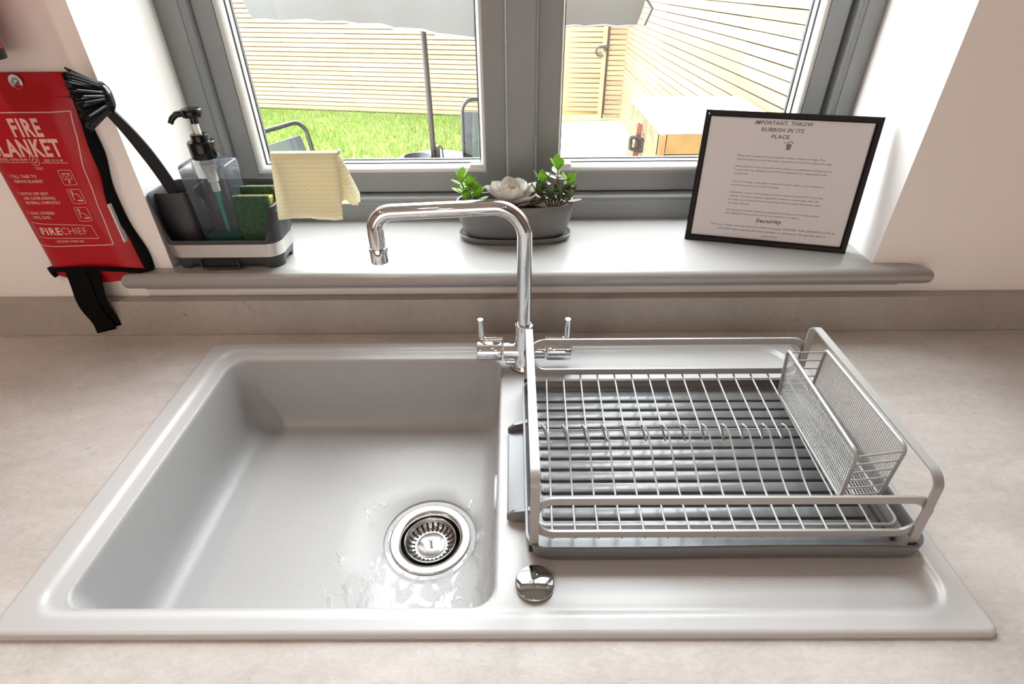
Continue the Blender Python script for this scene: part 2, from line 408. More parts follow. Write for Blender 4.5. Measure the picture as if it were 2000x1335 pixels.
def rrect(x0, x1, y0, y1, r, n=6, m=1):
    """rounded rectangle outline, counter-clockwise from the left-front corner; r one value or (lf, rf, rb, lb); m points per straight side"""
    rs = r if isinstance(r, (tuple, list)) else (r,) * 4
    cs = ((x0, y0, 1, 1, PI), (x1, y0, -1, 1, 1.5 * PI), (x1, y1, -1, -1, 0), (x0, y1, 1, -1, 0.5 * PI)); out = []
    arcs = []
    for (x, y, sx, sy, a0), q in zip(cs, rs):
        cx, cy = x + sx * q, y + sy * q
        arcs.append([(cx + q * math.cos(a0 + PI / 2 * k / n), cy + q * math.sin(a0 + PI / 2 * k / n)) for k in range(n + 1)])
    for i in range(4):
        out += arcs[i]
        a, b = arcs[i][-1], arcs[(i + 1) % 4][0]
        out += [(a[0] + (b[0] - a[0]) * k / m, a[1] + (b[1] - a[1]) * k / m) for k in range(1, m)]
    return out

def sdf_rr(x, y, x0, x1, y0, y1, r):
    cx, cy = (x0 + x1) / 2, (y0 + y1) / 2
    qx = abs(x - cx) - (x1 - x0) / 2 + r; qy = abs(y - cy) - (y1 - y0) / 2 + r
    return math.hypot(max(qx, 0), max(qy, 0)) + min(max(qx, qy), 0) - r

def sstep(a, b, x):
    t = min(max((x - a) / (b - a), 0), 1); return t * t * (3 - 2 * t)

def text_mb(mb, s, O, U, V, width=None, height=0.01, bold=0.0, shear=0.0, align='l'):
    """lettering as flat mesh: cap height `height`, fitted to `width`, on the plane O + U,V"""
    c = bpy.data.curves.new('t', 'FONT'); c.body = s; c.size = 1; c.offset = bold; c.resolution_u = 2; c.shear = shear; c.space_character = 1.12 if bold > 0.015 else 1.03
    o = bpy.data.objects.new('t', c); COL.objects.link(o)
    bpy.context.view_layer.update()
    me = bpy.data.meshes.new_from_object(o.evaluated_get(bpy.context.evaluated_depsgraph_get()))
    vs = [tuple(v.co) for v in me.vertices]; fs = [tuple(p.vertices) for p in me.polygons]
    bpy.data.objects.remove(o); bpy.data.curves.remove(c); bpy.data.meshes.remove(me)
    x0 = min(v[0] for v in vs); x1 = max(v[0] for v in vs)
    sy = height / 0.73; sx = (width / (x1 - x0)) if width else sy
    wtot = (x1 - x0) * sx; off = {'l': 0, 'c': -wtot / 2, 'r': -wtot}[align]
    O, U, V = Vector(O), Vector(U), Vector(V); n = len(mb.v)
    mb.v += [tuple(O + U * ((v[0] - x0) * sx + off) + V * (v[1] * sy)) for v in vs]
    mb.f += [tuple(n + i for i in f) for f in fs]
    return mb

# ================================================================ SETTING
ZT, ZS, YW, YF = 0.0, 0.122, 0.826, 1.0245     # worktop, sill top, wall plane, window-frame face
XL, XR, ZH = -0.575, 0.597, 1.46              # window reveal
ZF, ZC = -0.91, 1.62
m = MB()
m.box(-1.9, XL, YW, 1.13, ZF, ZC).box(XR, 2.3, YW, 1.13, ZF, ZC).box(XL, XR, YW, 1.13, ZF, 0.094).box(XL, XR, YW, 1.13, ZH, ZC)
struct(m.build('wall_back', M['wall']))
struct(MB().box(-2.0, -1.9, -2.5, 1.13, ZF, ZC).build('wall_left', M['far_wall']))
struct(MB().box(2.3, 2.4, -2.5, 1.13, ZF, ZC).build('wall_right', M['far_wall']))
struct(MB().box(-2.0, 2.4, -2.6, -2.5, ZF, ZC).build('wall_front', M['far_wall']))
struct(MB().box(-2.0, 2.4, -2.6, 1.13, ZF - 0.06, ZF).build('floor', M['floor']))
struct(MB().box(-2.0, 2.4, -2.6, 1.13, ZC, ZC + 0.05).build('ceiling', M['ceiling']))
# upstand behind the worktop
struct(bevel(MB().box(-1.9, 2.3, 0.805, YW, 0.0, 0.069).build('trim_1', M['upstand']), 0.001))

# window: frame, two sashes, sill
win = bpy.data.objects.new('window_1', None); COL.objects.link(win); win.location = (0.011, YF, ZS); WL['window_1'] = (0.011, YF, ZS); struct(win)
def ring_profile(mb, x0, x1, z0, z1, prof):
    """mitred frame: prof = list of ((left,right,bottom,top) insets, y)"""
    rings = []
    for (l, r, b, t), y in prof:
        rings.append([(x0 + l, y, z0 + b), (x1 - r, y, z0 + b), (x1 - r, y, z1 - t), (x0 + l, y, z1 - t)])
    return mb.loft(rings)
XM = 0.0135
def ovolo(base, wv, y0, y1, n=6):
    """quarter-round moulding from the face at y0 back to y1, wv wide, plus a small quirk"""
    out = []
    for k in range(n + 1):
        a = PI / 2 * k / n
        out.append((tuple(b + q * math.sin(a) for b, q in zip(base, wv)), y0 + (y1 - y0) * (1 - math.cos(a))))
    return out
fm = MB()
for (x0, x1, L_, R_) in ((XL - 0.002, XM, 0.0394, 0.022), (XM, XR + 0.002, 0.022, 0.0313)):
    base = (L_, R_, 0.0406, 0.04)
    q = tuple(b + 0.0015 for b in base)
    prof = [((0, 0, 0, 0), 1.07), ((0, 0, 0, 0), YF), (base, YF), (base, YF + 0.0022), (q, YF + 0.0022)]
    prof += ovolo(q, (0.010, 0.0065, 0.0095, 0.008) if L_ > R_ else (0.0065, 0.010, 0.0095, 0.008), YF + 0.0022, 1.050)
    prof.append((tuple(b + c for b, c in zip(prof[-1][0], (0, 0, 0, 0))), 1.085))
    ring_profile(fm, x0, x1, ZS - 0.004, ZH, prof)
fm.build('frame', M['grey_paint'], win, smooth=True, angle=50)
sashes = []
for (x0, x1, l, r, gl, gr, lab) in ((-0.5265, -0.0148, 0.034, 0.0365, -0.4805, -0.0633, 'left'), (0.0415, 0.5515, 0.0385, 0.032, 0.0862, 0.509, 'right')):
    z0, z1 = 0.1722, ZH - 0.045
    base = (l, r, 0.0355, 0.036)
    sm = MB()
    ring_profile(sm, x0, x1, z0, z1, [((0, 0, 0, 0), 1.09), ((0, 0, 0, 0), 1.0465), ((0.0015, 0.0015, 0.0015, 0.0015), 1.045), (base, 1.045), (base, 1.0475), (tuple(b + 0.002 for b in base), 1.0475), (tuple(b + 0.002 for b in base), 1.08)])
    sash = sm.build('sash', M['grey_paint'], win, smooth=True, angle=35)
    bm_ = MB()
    b0 = tuple(b + 0.002 for b in base)
    gi = (gl - x0, x1 - gr, 0.049, 0.049)
    wv = tuple(g - b for g, b in zip(gi, b0))
    ring_profile(bm_, x0, x1, z0, z1, ovolo(b0, wv, 1.0475, 1.0655))
    bm_.build('glazing_bead', M['bead'], sash, smooth=True)
    gk = MB(); g2 = tuple(g + 0.0018 for g in gi); g3 = tuple(g + 0.0038 for g in gi)
    ring_profile(gk, x0, x1, z0, z1, [(gi, 1.0650), (gi, 1.0660), (g2, 1.0668), (g2, 1.0672)])
    gk.build('gasket', M['gasket'], sash)
    sp_ = MB(); ring_profile(sp_, x0, x1, z0, z1, [(gi, 1.0690), (g2, 1.0690), (g2, 1.0820), (gi, 1.0820)])
    sp_.build('spacer_bar', M['spacer'], sash)
    gg = MB(); ring_profile(gg, x0, x1, z0, z1, [(gi, 1.0835), (g3, 1.0838), (g3, 1.09)])
    gg.build('outer_gasket', M['gasket'], sash)
    gx0, gx1, gz0, gz1 = x0 + gi[0] - 0.002, x1 - gi[1] + 0.002, z0 + gi[2] - 0.002, z1 - gi[3] + 0.002
    MB().poly([(gx0, 1.0682, gz0), (gx1, 1.0682, gz0), (gx1, 1.0682, gz1), (gx0, 1.0682, gz1)]).build('pane', M['glass'], sash)
    MB().poly([(gx0, 1.083, gz0), (gx1, 1.083, gz0), (gx1, 1.083, gz1), (gx0, 1.083, gz1)]).build('pane', M['glass_outer'], sash)
    cx = gr - 0.022 if lab == 'left' else gl - 0.001
    bevel(MB().box(cx, cx + 0.024, 1.052, 1.067, 0.2095, 0.2225).build('corner_clip', M['white'], sash), 0.0015)
# sill board with horned ends and a bullnose
def sill_outline(inset):
    r_ = 0.016 - inset * 0.3
    i = inset
    return fillet([(XL + 0.0, 1.03, 0), (XL + 0.0, 0.8258, 0), (-0.636 + i, 0.8258, 0), (-0.652 + i, 0.797 + i, 0), (0.688 - i, 0.797 + i, 0), (0.6645 - i, 0.8258, 0), (XR, 0.8258, 0), (XR, 1.03, 0)], 0.0005, 1)
sill = MB(); rings = []
ZB = 0.0945
for k in range(9):
    a = -PI / 2 + PI * k / 8; rr_ = 0.0137
    zc = (ZS + ZB) / 2; rings.append([(x, y, zc + rr_ * math.sin(a)) for x, y, _ in sill_outline(rr_ * (1 - math.cos(a)) * 0.72)])
sill.loft(rings, cap=True)
sill.build('sill', M['sill_paint'], win, smooth=True, angle=60)
bevel(MB().box(-0.628, 0.645, 0.8125, 0.8262, 0.0875, 0.0945).build('sill_moulding', M['sill_paint'], win), 0.002)

# worktop with the cut-out for the bowl
xs = (-1.9, -0.50, 0.0, 2.3); ys = (0.17, 0.29, 0.745, 0.8055)
wm_ = MB()
for i in range(3):
    for j in range(3):
        if i == 1 and j == 1: continue
        wm_.box(xs[i], xs[i + 1], ys[j], ys[j + 1], -0.038, 0.0)
tag(wm_.build('worktop', M['worktop']), 'continuous grey mottled stone-effect worktop around the sink', 'worktop')
# base cabinets under the worktop
cab = thing('base_cabinet', 'grey kitchen base cabinets under the stone-effect worktop', 'cabinet', (0.2, 0.5, ZF))
MB().box(-1.9, 2.3, 0.24, 0.25, ZF + 0.1, -0.038).box(-1.9, 2.3, 0.30, 0.31, ZF, ZF + 0.1).build('carcass', M['cab'], cab)
for k in range(7):
    d_ = bevel(MB().box(-1.895 + 0.6 * k, -1.305 + 0.6 * k, 0.219, 0.239, ZF + 0.12, -0.045).build('door', M['cab'], cab), 0.002)
    MB().tube([(-1.6 + 0.6 * k - 0.07, 0.20, -0.1), (-1.6 + 0.6 * k + 0.07, 0.20, -0.1)], 0.005, 8).build('handle', M['steel'], d_)

# ================================================================ SINK
OX0, OX1, OY0, OY1 = -0.520, 0.467, 0.271, 0.7705
RX0, RX1, RY0, RY1 = -0.4925, 0.4434, 0.291, 0.7520
BX0, BX1, BY0, BY1 = -0.4690, -0.0210, 0.3005, 0.7270
ZK = 0.007
def hdeck(x, y):
    z = ZK
    s_ = sdf_rr(x, y, RX0, RX1, RY0, RY1, 0.040 if x > 0 else 0.030)
    z -= 0.0040 * sstep(0.001, -0.0085, s_)
    s2 = sdf_rr(x, y, 0.016, RX1 - 0.012, RY0 + 0.008, RY1 - 0.012, 0.035)
    z -= 0.0022 * sstep(0.0, -0.03, s2)
    return z
sink = thing('sink', 'pale grey composite one-bowl sink with drainer set into the worktop', 'sink', ((OX0 + OX1) / 2, (OY0 + OY1) / 2, 0))
dk = MB(); st_ = 0.0026
NX, NY = int(round((OX1 - OX0 - 0.012) / st_)), int(round((OY1 - OY0 - 0.012) / st_))
gx = [OX0 + 0.006 + (OX1 - OX0 - 0.012) * i / NX for i in range(NX + 1)]
gy = [OY0 + 0.006 + (OY1 - OY0 - 0.012) * j / NY for j in range(NY + 1)]
RB = 0.024
def sb(x, y): return sdf_rr(x, y, BX0 - 0.001, BX1 + 0.001, BY0 - 0.001, BY1 + 0.001, RB)
idx = {}
for i, x in enumerate(gx):
    for j, y in enumerate(gy):
        s_ = sb(x, y)
        if s_ < -st_ * 0.75: continue
        px_, py_ = x, y
        if s_ < st_ * 0.75:    # snap on to the lip
            for _ in range(2):
                e = 1e-5; g0 = sb(px_, py_); ax_ = (sb(px_ + e, py_) - g0) / e; ay_ = (sb(px_, py_ + e) - g0) / e
                px_ -= ax_ * g0; py_ -= ay_ * g0
        idx[i, j] = len(dk.v); dk.v.append((px_, py_, hdeck(px_, py_)))
for i in range(NX):
    for j in range(NY):
        q = [idx.get(k) for k in ((i, j), (i + 1, j), (i + 1, j + 1), (i, j + 1))]
        if None not in q: dk.f.append(tuple(q))
        elif sum(v is not None for v in q) == 3: dk.f.append(tuple(v for v in q if v is not None))
rings = []
for k in range(7):
    a = PI / 2 * k / 6; ins = 0.0062 * (1 - math.sin(a)); z = ZK - 0.0055 * (1 - math.cos(a))
    rings.append([(x, y, z) for x, y in rrect(OX0 + ins, OX1 - ins, OY0 + ins, OY1 - ins, 0.0115 - ins * 0.9, 6, 30)])
rings.append([(x, y, 0.0) for x, y in rrect(OX0 + 0.0005, OX1 - 0.0005, OY0 + 0.0005, OY1 - 0.0005, 0.011, 6, 30)])
dk.loft(rings[::-1])
dk.build('drainer_deck', M['sink'], sink, smooth=True, angle=60)
# bowl
DC = (-0.123, 0.481)
bw = MB(); rings = []
prof = [(-0.0012, 0.0031), (0.0004, 0.0028), (0.0018, 0.0015), (0.0027, -0.002), (0.0032, -0.006), (0.0055, -0.04), (0.0085, -0.085), (0.010, -0.102), (0.013, -0.113), (0.019, -0.1225), (0.027, -0.127), (0.036, -0.1285)]
for ins, z in prof:
    rings.append([(x, y, z) for x, y in rrect(BX0 + ins, BX1 - ins, BY0 + ins, BY1 - ins, RB + ins * 0.3 + (0.006 if z < -0.1 else 0), 8, 24)])
last = rings[-1]
for t, rr_, z in ((0.25, 0, -0.1293), (0.5, 0, -0.1300), (0.75, 0, -0.1307), (1.0, 0.0665, -0.1315), (1, 0.0655, -0.1322), (1, 0.0645, -0.1345), (1, 0.0562, -0.1348)):
    ring = []
    for x, y, _ in last:
        a = math.atan2(y - DC[1], x - DC[0]); cx, cy = DC[0] + (rr_ or 0.0665) * math.cos(a), DC[1] + (rr_ or 0.0665) * math.sin(a)
        ring.append((x + (cx - x) * t, y + (cy - y) * t, z))
    rings.append(ring)
bw.loft(rings[::-1])
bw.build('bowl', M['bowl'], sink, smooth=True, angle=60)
# waste flange, overflow, badge
fl = MB().lathe([(0.0571, -0.1352), (0.0571, -0.1330), (0.0562, -0.1322), (0.0545, -0.1322), (0.0470, -0.1334), (0.0437, -0.1342), (0.0420, -0.1365), (0.0405, -0.146), (0.0395, -0.170)], (*DC, 0), 64, cap=False)
fl.build('waste_flange', M['steel'], sink, smooth=True, angle=60)
MB().lathe([(0.0397, -0.169), (0.0005, -0.170)], (*DC, 0), 32, cap=False).build('waste_pipe', M['hole_shade'], sink)  # dark disc painted as the shaded depth of the waste
ov = MB()
ovp = lambda a, s_: (BX1 - 0.0062, 0.475 + (0.0 if 0 else 0) + 0.030 * s_ * (abs(math.cos(a)) ** 0.7) * (1 if math.cos(a) > 0 else -1), -0.031 + 0.0075 * s_ * math.sin(a))
def ovring(s_, dx): return [add(ovp(2 * PI * k / 32, s_), (dx, 0, 0)) for k in range(32)]
ov.loft([ovring(1, 0.002), ovring(1, -0.0008), ovring(0.95, -0.0015), ovring(0.8, -0.0012), ovring(0.75, 0.0005)])
ovo = ov.build('overflow_ring', M['sink'], sink, smooth=True)
MB().poly(ovring(0.77, -0.0002)[::-1]).build('overflow_slot', M['hole_shade'], ovo)  # flat dark patch paints the shade inside the overflow
wd_ = MB(); rnd = random.Random(4)
for _ in range(300):
    a = rnd.uniform(-2.4, 0.75); r_ = 0.070 + abs(rnd.gauss(0, 0.035)); x, y = DC[0] + r_ * math.cos(a), DC[1] + r_ * math.sin(a)
    if not (BX0 + 0.045 < x < BX1 - 0.045 and BY0 + 0.045 < y): continue
    rr_ = rnd.uniform(0.0006, 0.0018); st2 = rnd.uniform(1, 2.6); ang = rnd.uniform(0.9, 2.2); ca, sa = math.cos(ang), math.sin(ang)
    rg = []
    for q, h_ in ((1, 0), (0.85, 0.45), (0.5, 0.8), (0.15, 0.92)):
        rg.append([(x + rr_ * q * (st2 * math.cos(b) * ca - math.sin(b) * sa), y + rr_ * q * (st2 * math.cos(b) * sa + math.sin(b) * ca), -0.1318 + 0.0012 * min(1, (r_ - 0.066) / 0.1) + rr_ * h_ * 0.16) for b in [2 * PI * k / 10 for k in range(10)]])
    wd_.loft(rg, cap=True)
wd_.build('water_drops', M['water'], sink, smooth=True, kind='stuff')
# the strainer basket
stn = thing('sink_strainer', 'round steel strainer basket with slots sitting in the sink waste', 'strainer', (*DC, -0.140))
MB().lathe([(0.0365, -0.1405), (0.0372, -0.1362), (0.0364, -0.1350), (0.0350, -0.1356), (0.0342, -0.140), (0.0325, -0.1450), (0.0295, -0.1485), (0.0225, -0.1500), (0.0210, -0.1500), (0.0205, -0.1485), (0.0195, -0.1480), (0.0005, -0.1478)], (*DC, 0), 64, cap=False).build('basket', M['steel'], stn, smooth=True, angle=70)
sl = MB()
for k in range(25):
    a = 2 * PI * k / 25 + 0.1
    c_, s_ = math.cos(a), math.sin(a); n0 = len(sl.v)
    pts = []
    for (r_, z_) in ((0.0226, -0.1499), (0.0262, -0.1492), (0.0296, -0.1484), (0.0325, -0.1449), (0.0334, -0.1425)):
        wd = 0.0015
        pts.append([(DC[0] + c_ * r_ - s_ * wd, DC[1] + s_ * r_ + c_ * wd, z_ + 0.0004), (DC[0] + c_ * r_ + s_ * wd, DC[1] + s_ * r_ - c_ * wd, z_ + 0.0004),
                    (DC[0] + c_ * r_ + s_ * wd, DC[1] + s_ * r_ - c_ * wd, z_ - 0.001), (DC[0] + c_ * r_ - s_ * wd, DC[1] + s_ * r_ + c_ * wd, z_ - 0.001)])
    sl.loft(pts, cap=True)
sl.build('slots', M['hole_shade'], stn, kind='stuff')  # dark inlays paint the shade of the slots; the basket is uncut
MB().lathe([(0.0026, -0.1480), (0.0020, -0.146), (0.0019, -0.1395), (0.0031, -0.1385), (0.0034, -0.1370), (0.0026, -0.1355), (0.0004, -0.1352)], (*DC, 0), 20, cap=False).build('knob', M['steel'], stn, smooth=True)
# round badge on the drainer edge
bd = thing('sink_badge', 'round polished chrome cap lettered LAMONA between bowl and drainer', 'badge', (0.0187, 0.3262, 0.003))
MB().lathe([(0.0203, 0.0025), (0.0205, 0.0065), (0.0199, 0.0079), (0.0190, 0.0084), (0.0002, 0.0086)], (0.0187, 0.3262, 0), 64, cap=False).build('disc', M['chrome_dark_reflection'], bd, smooth=True, angle=60)
text_mb(MB(), 'LAMONA', (0.0187, 0.3243, 0.00872), (1, 0, 0), (0, 1, 0), 0.0282, 0.0048, bold=0.02, align='c').build('lettering', M['white'], bd)

# ================================================================ MIXER TAP
TX, TY = 0.0138, 0.706
tap = thing('mixer_tap', 'chrome two-lever kitchen mixer tap with a tall square swan-neck spout', 'tap', (TX, TY, 0.003))
body = MB().lathe([(0.0215, 0.0026), (0.0218, 0.006), (0.0205, 0.0085), (0.0188, 0.011), (0.0180, 0.020), (0.0172, 0.034), (0.0158, 0.050), (0.0145, 0.062), (0.0138, 0.074), (0.0140, 0.080), (0.0145, 0.0825), (0.0142, 0.0842), (0.0112, 0.0846)], (TX, TY, 0), 48)
body.build('body', M['chrome'], tap, smooth=True, angle=50)
MB().lathe([(0.0222, 0.0024), (0.0222, 0.0038)], (TX, TY, 0), 40).build('base_seal', M['black_rubber'], tap)
zc = 0.0335
arm = MB().lathe([(0.0138, -0.0325), (0.0140, -0.032), (0.0136, -0.020), (0.0150, -0.010), (0.0150, 0.010), (0.0136, 0.020), (0.0140, 0.032), (0.0138, 0.0325)], (TX, TY, zc), 40, 'x')
arm.build('cross_arm', M['chrome'], tap, smooth=True)
MB().lathe([(0.0001, -0.0300), (0.0050, -0.0300), (0.0054, -0.0292), (0.0054, -0.012)], (TX, TY - 0.006, 0.0165), 20, 'x', cap=False).build('side_stub', M['chrome'], tap, smooth=True)  # short chrome stub at the left of the tap base
for s_ in (-1, 1):
    h = MB().lathe([(0.0001, 0), (0.0150, 0), (0.0160, s_ * 0.001), (0.0163, s_ * 0.0025), (0.0163, s_ * 0.0375), (0.0158, s_ * 0.0388), (0.0148, s_ * 0.0392), (0.0001, s_ * 0.0394)], (TX + s_ * 0.0352, TY, zc), 40, 'x', cap=False)
    ho = h.build('handle', M['chrome'], tap, smooth=True, angle=50)
    lv = MB().tube(fillet([(TX + s_ * 0.034, TY + 0.009, zc + 0.0165), (TX + s_ * 0.0675, TY + 0.006, zc + 0.0175), (TX + s_ * 0.0675, TY + 0.005, 0.0885)], 0.007, 6), 0.0042, 14)
    lv.build('lever', M['chrome'], ho, smooth=True, angle=60)
zr = 0.2715
SX, SY = -0.1862, 0.684
sp_path = fillet([(TX, TY, 0.083), (TX, TY, zr), (SX, SY, zr), (SX, SY, 0.2225)], 0.045, 16)
MB().tube(sp_path, 0.0107, 32).build('spout', M['chrome'], tap, smooth=True, angle=60)
MB().lathe([(0.0095, 0.2015), (0.0118, 0.2015), (0.0122, 0.203), (0.0124, 0.2215), (0.0120, 0.223), (0.0107, 0.2235)], (SX, SY, 0), 32).build('nozzle', M['chrome'], tap, smooth=True, angle=50)

# ================================================================ DRIP TRAY + DISH RACK + CUTLERY BASKET
tr = thing('drip_tray', 'dark grey plastic drip tray with ribs under the wire dish rack', 'tray', (0.226, 0.495, 0.002))
TX0, TX1, TY0, TY1 = 0.0095, 0.4415, 0.3515, 0.642
def tray_ring(ins, z, wave=0.0):
    return [(x, y, z + wave * (0.5 + 0.5 * math.cos((x - 0.30) / 0.42 * 2 * PI)) * (1 if y < TY0 + 0.02 else 0)) for x, y in rrect(TX0 + ins, TX1 - ins, TY0 + ins, TY1 - ins, max(0.022 - ins * 0.8, 0.006), 6, 24)]
tb = MB().loft([tray_ring(0.03, 0.0105), tray_ring(0.010, 0.0078, 0.004), tray_ring(0.003, 0.0078, 0.004), tray_ring(0.001, 0.0095, 0.004), tray_ring(0.0, 0.024, 0.0025), tray_ring(0.0006, 0.0262, 0.0025), tray_ring(0.0030, 0.0265, 0.0025), tray_ring(0.0042, 0.0252, 0.0025), tray_ring(0.008, 0.0145), tray_ring(0.013, 0.0132), tray_ring(0.022, 0.0128)])
tb.f.append(tuple(range(len(tb.v) - len(tray_ring(0, 0)), len(tb.v))))
tb.build('pan', M['tray'], tr, smooth=True, angle=50)
pitch = 0.01845
for k in range(13):
    y0 = 0.6175 - pitch * k
    x0r, x1r = 0.030, 0.405
    rg = []
    for z, d in ((0.0125, 0.0), (0.0160, 0.0004), (0.0166, 0.0016)):
        rg.append([(x, y, z) for x, y in rrect(x0r + d, x1r - d, y0 - pitch + 0.0038 + d, y0 - d, 0.003, 3, 1)])
    MB().loft(rg, cap=True).build('rib', M['tray'], tr, smooth=True, angle=40)
for (xx0, xx1, yy0, yy1) in ((0.412, 0.418, 0.372, 0.625),):
    bevel(MB().box(xx0, xx1, yy0, yy1, 0.012, 0.0185).build('side_rib', M['tray'], tr), 0.002)
# pouring lip toward the bowl
lp = MB()
lp.loft([[(TX0 + 0.008, y, 0.0135 + a), (TX0 - 0.004, y, 0.0125 + a), (TX0 - 0.019, y, 0.0085 + a), (TX0 - 0.020, y, 0.0070), (TX0 + 0.008, y, 0.0080)] for y, a in ((0.4085, 0), (0.5480, 0))], cap=True)
lpo = lp.build('pouring_lip', M['tray'], tr, smooth=True, angle=40)
for y0, s_ in ((0.4085, -1), (0.5480, 1)):
    MB().loft([[(TX0 + 0.006, y0, 0.026), (TX0 + 0.006, y0 + s_ * 0.006, 0.0265), (TX0 + 0.006, y0 + s_ * 0.008, 0.010), (TX0 + 0.006, y0, 0.010)],
               [(TX0 - 0.012, y0, 0.021), (TX0 - 0.012, y0 + s_ * 0.004, 0.021), (TX0 - 0.012, y0 + s_ * 0.006, 0.008), (TX0 - 0.012, y0, 0.008)],
               [(TX0 - 0.0205, y0, 0.014), (TX0 - 0.0205, y0 + s_ * 0.003, 0.014), (TX0 - 0.0205, y0 + s_ * 0.003, 0.006), (TX0 - 0.0205, y0, 0.006)]], cap=True).build('lip_wall', M['tray'], lpo)

rk = thing('dish_rack', 'silver-grey wire dish rack with flat side hoops and plate loops', 'dish rack', (0.22, 0.50, 0.013))
YA, YB = 0.3620, 0.6450
for x_b, x_t in ((0.0185, 0.0190), (0.4250, 0.4130)):
    def xx(z): return x_b + (x_t - x_b) * (z - 0.013) / 0.113
    pth = fillet([(x_b, YA - 0.002, 0.0185), (x_t, YA - 0.002, 0.1255), (x_t, YB - 0.010, 0.1255), (x_b, YB + 0.001, 0.0185)], 0.016, 8)
    pth = [(xx(p_[2]), p_[1], p_[2]) for p_ in pth]
    ho = MB().sweep(pth, (1, 0, 0), 0.0098, 0.0022).build('side_hoop', M['rack'], rk, smooth=True, angle=50)
    for yy in (YA - 0.002, YB + 0.001):
        bevel(MB().box(x_b - 0.0055, x_b + 0.0055, yy - 0.0025, yy + 0.0025, 0.0133, 0.024).build('rubber_foot', M['black_rubber'], ho), 0.001)
for yy, x0, x1 in ((YA - 0.0005, 0.0135, 0.4275), (YB - 0.002, 0.0175, 0.4225)):
    def rg_(ins): return rrect(x0 + ins, x1 - ins, 0.033 + ins, 0.0965 - ins, max(0.027 - ins, 0.010), 8, 4)
    bw_ = 0.0100
    pr = MB(); A, B_ = rg_(0), rg_(bw_)
    pr.loft([[(x, yy, z) for x, z in A], [(x, yy + 0.0028, z) for x, z in A], [(x, yy + 0.0028, z) for x, z in B_], [(x, yy, z) for x, z in B_], [(x, yy, z) for x, z in A]])
    pr.build('end_hoop', M['rack'], rk, smooth=True, angle=40)
def wx(k, y):
    t = (y - 0.383) / (0.645 - 0.383)
    return (0.0392 + 0.0249 * k) * (1 - t) + (0.0460 + 0.0254 * k) * t
ZWR = 0.0312
for k in range(15):
    X = lambda y: wx(k, y)
    if k < 13:
        yb = 0.5065
        pts = [(X(YA), YA + 0.0005, ZWR), (X(0.425), 0.425, ZWR)]
        ztop = 0.0605
        # the slope from the loop down to the front
        for t in (0.25, 0.5, 0.75): 
            y = 0.425 + (0.492 - 0.425) * t; pts.append((X(y) - 0.0008 * t, y, ZWR + (0.052 - ZWR) * (t ** 1.35)))
        xo = X(yb)
        pts += [(xo - 0.0030, 0.4965, 0.0562), (xo - 0.0065, 0.5030, 0.0600), (xo - 0.0085, 0.5075, 0.0592), (xo - 0.0088, 0.5092, 0.0560), (xo - 0.0045, 0.5085, 0.0430), (xo - 0.0010, 0.5065, 0.0325), (xo, 0.5078, ZWR), (xo, 0.514, ZWR)]
        pts.append((X(YB), YB, ZWR))
    else:
        pts = [(X(YA), YA + 0.0005, ZWR), (X(YB), YB, ZWR)]
    MB().tube(pts, 0.00130, 8).build('wire', M['rack'], rk, smooth=True, angle=70)
for yy in (0.6345, 0.5300):
    MB().tube([(0.019, yy, ZWR - 0.0027), (0.4215, yy, ZWR - 0.0027)], 0.0013, 8).build('cross_wire', M['rack'], rk, smooth=True)
MB().tube(fillet([(0.0215, 0.645, 0.0285), (0.0215, 0.3800, 0.0285), (0.4215, 0.3800, 0.0285), (0.4215, 0.645, 0.0285)], 0.012, 6), 0.0020, 10).build('rim_wire', M['rack'], rk, smooth=True)

ch = thing('cutlery_basket', 'silver mesh cutlery basket hooked at the right of the dish rack', 'basket', (0.386, 0.49, 0.036))
C1 = dict(tf=(0.3495, 0.3945, 0.1235), tb=(0.3545, 0.5780, 0.1235), bb=(0.3715, 0.5930, 0.0370), bf=(0.3675, 0.4090, 0.0370))
C2 = dict(tf=(0.4045, 0.4030, 0.1235), tb=(0.4035, 0.5780, 0.1235), bb=(0.4150, 0.5930, 0.0370), bf=(0.4140, 0.4130, 0.0370))
def lerp3(a, b, t): return tuple(a[i] + (b[i] - a[i]) * t for i in range(3))
def mesh_quad(A, B, C_, D, nu, nv, r=0.00042):
    """woven wire: A-B along u, D-C along u, A-D along v"""
    m_ = MB()
    def pt(u, v): return lerp3(lerp3(A, B, u), lerp3(D, C_, u), v)
    for i in range(1, nu): m_.tube([pt(i / nu, 0), pt(i / nu, 1)], r, 3, cap=False)
    for j in range(1, nv): m_.tube([pt(0, j / nv), pt(1, j / nv)], r, 3, cap=False)
    return m_
for c_ in (C1, C2):
    fr = MB().tube(fillet([c_['tf'], c_['tb'], c_['bb'], c_['bf']], 0.008, 5, closed=True), 0.0022, 10, closed=True)
    fo = fr.build('side_frame', M['rack'], ch, smooth=True)
    mesh_quad(c_['tf'], c_['tb'], c_['bb'], c_['bf'], 60, 28).build('mesh_panel', M['rack'], fo, kind='stuff')
mesh_quad(C1['bf'], C1['bb'], C2['bb'], C2['bf'], 50, 12).build('mesh_bottom', M['rack'], ch, kind='stuff')
for e0, e1 in (('tf', 'bf'), ('tb', 'bb')):
    for k in range(6):
        t = 0.06 + 0.175 * k
        MB().tube([lerp3(C1[e0], C1[e1], t), lerp3(C2[e0], C2[e1], t)], 0.0011, 8).build('end_rung', M['rack'], ch, smooth=True)
